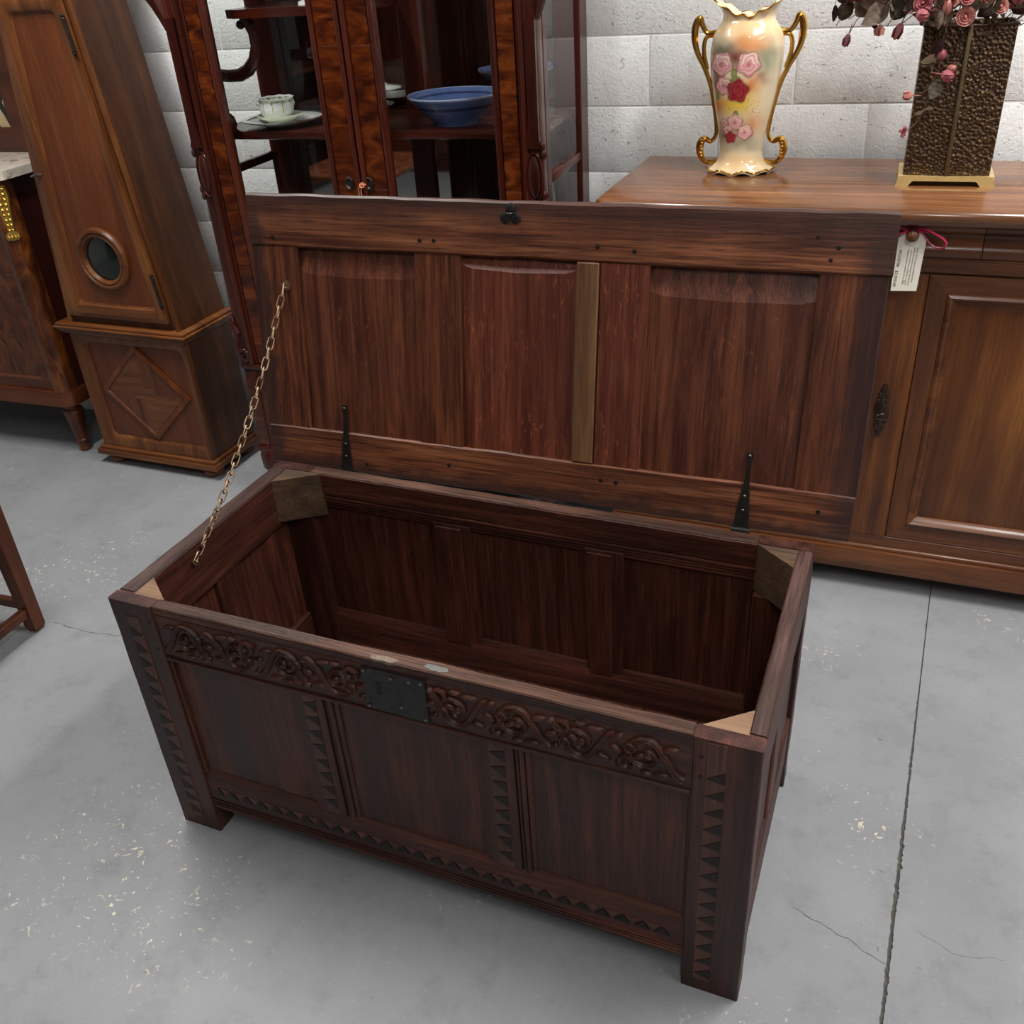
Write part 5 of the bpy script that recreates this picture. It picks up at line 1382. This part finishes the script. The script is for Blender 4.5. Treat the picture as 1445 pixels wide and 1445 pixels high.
for i in range(235):
    x = rng.uniform(-0.27, 0.20); y = rng.uniform(-0.13, 0.10)
    low = 0.036 + (0.020 if x < -0.1 else -0.004) + 0.06 * max(0, abs(x + 0.03) - 0.20)
    z = rng.uniform(low, 0.27 - 0.5 * abs(x + 0.03))
    if i < 165: z = min(z, low + rng.uniform(0, 0.07)); y = min(y, rng.uniform(-0.12, 0.02))
    d = (x * 2 + rng.uniform(-.8, .8), y * 2 + rng.uniform(-0.9, .3), rng.uniform(-0.5, 0.9))
    k_ = rng.random()
    if k_ < 0.76: place(leaf_ms[rng.randrange(3)], LM[rng.choice((0, 0, 1, 2, 2, 1))], 'leaf', (x, y, z), d, rng.uniform(-0.6, 0.6), rng.uniform(0.8, 1.35), 'y')
    elif k_ < 0.96: place(bud_ms[rng.randrange(2)], BM_[rng.randrange(3)], 'rosebud', (x, y, z), d, 0, rng.uniform(0.9, 1.3))
    else: place(rose_m, BM_[rng.choice((0, 2))], 'dried_rose', (x, y - 0.02, z), (d[0] * 0.4, -1, 0.4), rng.uniform(0, 3), rng.uniform(0.65, 0.85))

# ------------------------------------------------------------------ price tag on the drawer knob
def sbw(lx, ly, z): return Matrix.Translation((-0.628, 2.318, 0)) @ Matrix.Rotation(-0.045, 4, 'Z') @ Vector((lx, ly, z))
tagt = thing('price_tag', 'cream paper price tag hung with magenta ribbon from the drawer knob', 'tag', sbw(0.7495, 0.031, 1.000), -0.045)
poly = [(-0.029, -0.010), (-0.020, 0.004), (0.022, 0.002), (0.031, -0.014), (0.027, -0.130), (-0.029, -0.133)]
m = MB(); m.rings([[(p[0], 0.004 - 0.06 * (-p[1] - 0.0) * 0.4, p[1]) for p in poly], [(p[0], 0.0046 - 0.06 * (-p[1]) * 0.4, p[1]) for p in poly]], True, True)
card = m.build('tag_card', M['paper'], tagt, smooth=0)
def text(body, size, x, z, parent, name, fit=None, bold=0.0):
    cu = bpy.data.curves.new('txt', 'FONT'); cu.body = body; cu.size = size; cu.offset = bold
    to = bpy.data.objects.new('txt', cu); COL.objects.link(to)
    me = bpy.data.meshes.new_from_object(to.evaluated_get(bpy.context.evaluated_depsgraph_get()))
    bpy.data.objects.remove(to); bpy.data.curves.remove(cu)
    xs_ = [v.co.x for v in me.vertices]
    f = fit / (max(xs_) - min(xs_)) if fit else 1.0
    for v in me.vertices:
        tx, ty = v.co.x * f, v.co.y
        X_, Z_ = x + ty, z - tx
        v.co = (X_ + (Z_ + 0.02) * 0.030, 0.0036 - 0.06 * (-Z_) * 0.4, Z_)
    return link(name, me, M['ink'], parent)
text('SKU:EF06', 0.0088, -0.0225, -0.036, card, 'tag_number', 0.040, 0.00004)
text('$2,950.00', 0.0088, -0.0225, -0.084, card, 'tag_price', 0.038, 0.00004)
lines = ['Superb 19th Century Louis Phillipe Walnut', 'sideboard. Having nice storage with two doors', 'and three drawers at the top. In good', "original detailed condition. Circa 1880's."]
for i, (ln, z0, ft_) in enumerate(zip(lines, (-0.030, -0.030, -0.036, -0.034), (0.080, 0.088, 0.080, 0.084))):
    text(ln, 0.0052, 0.0145 - i * 0.0062, z0, card, 'tag_writing', ft_, 0.0)
def strap(pts, wd, name, par):
    m = MB(); P = smooth_path(pts, 6); loops = []
    for i, p in enumerate(P):
        d = (P[min(i + 1, len(P) - 1)] - P[max(i - 1, 0)]).normalized()
        s_ = d.cross(Vector((0, 1, 0)));  s_ = s_.normalized() if s_.length > 1e-4 else Vector((0, 0, 1))
        s_ = (s_ * 0.6 + Vector((0, 0.8, 0))).normalized() * wd
        t_ = d.cross(s_).normalized() * 0.0004
        loops.append([p + s_ + t_, p - s_ + t_, p - s_ - t_, p + s_ - t_])
    m.rings(loops, True, True); return m.build(name, M['ribbon'], par)
strap([(-0.052, 0.0, 0.014), (-0.030, -0.004, 0.015), (-0.008, -0.002, 0.010), (0.010, -0.004, 0.013), (0.024, -0.010, 0.016), (0.044, -0.014, 0.008), (0.064, -0.016, -0.002), (0.073, -0.016, -0.014), (0.066, -0.014, -0.024), (0.052, -0.012, -0.024), (0.036, -0.008, -0.014), (0.020, -0.004, 0.004), (0.008, -0.002, 0.008)], 0.0028, 'ribbon', tagt)
strap([(-0.038, 0.002, -0.008), (-0.028, -0.004, 0.000), (-0.012, -0.004, 0.008), (0.006, -0.003, 0.009), (0.020, -0.006, 0.010), (0.034, -0.010, 0.009)], 0.0030, 'ribbon', tagt)

# ------------------------------------------------------------------ small table at the left edge
tb = thing('side_table', 'small brown table with square legs and low stretchers at the left edge', 'table', (-2.105, 1.560, 0))
for (x, y) in ((0, 0), (-0.46, 0), (0, -0.50), (-0.46, -0.50)):
    m = MB()
    lpz = lambda z, h_: [(x - h_, y - h_, z), (x + h_, y - h_, z), (x + h_, y + h_, z), (x - h_, y + h_, z)]
    m.rings([lpz(0, 0.013), lpz(0.012, 0.019), lpz(0.30, 0.0215), lpz(0.70, 0.0225)], True, True); m.build('leg', M['tbl'], tb, smooth=20)
for (a, b) in (((-0.46, -0.0), (0, 0)), ((0, -0.50), (0, 0)), ((-0.46, -0.5), (0, -0.5)), ((-0.46, -0.5), (-0.46, 0))):
    if a[1] == b[1]: MB().box(a[0] + 0.019, b[0] - 0.019, a[1] - 0.010, a[1] + 0.012, 0.072, 0.098, 0.002).build('stretcher', M['tbl'], tb)
    else: MB().box(a[0] - 0.010, a[0] + 0.014, a[1] + 0.019, b[1] - 0.019, 0.058, 0.084, 0.002).build('stretcher', M['tbl'], tb)
MB().box(-0.50, 0.04, -0.54, 0.04, 0.70, 0.725, 0.006, 2).build('table_top', M['tbl'], tb)

# ------------------------------------------------------------------ unseen furniture added across the shop to give the mirror dark reflections
wr = thing('added_wardrobe', 'dark wardrobe added across the shop for the cabinet mirror to reflect', 'wardrobe', (-3.4, -2.2, 0))
MB().box(-0.55, 0.55, -0.3, 0.3, 0.08, 1.95, 0.01).build('carcase', M['com_s'], wr)
for s_ in (-1, 1): MB().loft_rect(min(0, s_ * 0.53), max(0, s_ * 0.53), 0.15, 1.9, [(0.004, -0.30), (0.004, 0.325), (0.08, 0.325), (0.09, 0.312), (0.095, 0.302)]).build('door', M['mah_z'], wr)
MB().box(-0.6, 0.6, -0.33, 0.36, 1.95, 2.05, 0.02, 2).build('cornice', M['mah_dk'], wr)
MB().box(-0.57, 0.57, -0.31, 0.32, 0, 0.1, 0.01).build('plinth', M['mah_dk'], wr)
rd = thing('added_dresser', 'low dark dresser added across the shop for the cabinet mirror to reflect', 'dresser', (-2.0, -2.7, 0))
MB().box(-0.7, 0.7, -0.25, 0.25, 0.1, 0.92, 0.01).build('carcase', M['com_s'], rd)
for i in range(3): MB().box(-0.66, 0.66, 0.24, 0.27, 0.16 + i * 0.25, 0.39 + i * 0.25, 0.008, 2).build('drawer', M['com_x'], rd)
MB().box(-0.74, 0.74, -0.27, 0.30, 0.92, 0.95, 0.01, 2).build('top', M['com_x'], rd)
for x in (-0.62, 0.62):
    for y in (-0.2, 0.2): MB().lathe([(0.02, 0), (0.03, 0.05), (0.035, 0.1)], (x, y, 0), 12).build('foot', M['com_s'], rd)
gp = thing('added_gilt_picture', 'gilt framed picture added across the shop for the cabinet mirror to reflect', 'picture', (-2.1, -2.86, 0.95))
MB().loft_rect(-0.3, 0.3, 0.0, 0.75, [(0, -0.02), (0, 0.015), (0.01, 0.025), (0.06, 0.015), (0.065, 0.0)], cap=False).build('gilt_frame', M['gilt'], gp)
MB().box(-0.25, 0.25, -0.01, -0.002, 0.05, 0.70).build('picture_sheet', plain('picture_paper', srgb(206, 204, 190), 0.6, 0, 0.3, 0, 5), gp)
bc = thing('added_bookcase', 'tall dark bookcase in the far corner, met only in the cabinet mirror', 'bookcase', (-4.22, -1.05, 0))
MB().box(-0.32, -0.28, -0.65, 0.65, 0, 2.1).build('back_board', M['com_s'], bc)
for y in (-0.65, 0.62): MB().box(-0.30, 0.16, y, y + 0.03, 0, 2.1, 0.004).build('side_board', M['com_s'], bc)
for i in range(6): MB().box(-0.29, 0.14, -0.62, 0.62, 0.06 + 0.4 * i, 0.09 + 0.4 * i, 0.003).build('shelf', M['com_x'], bc)
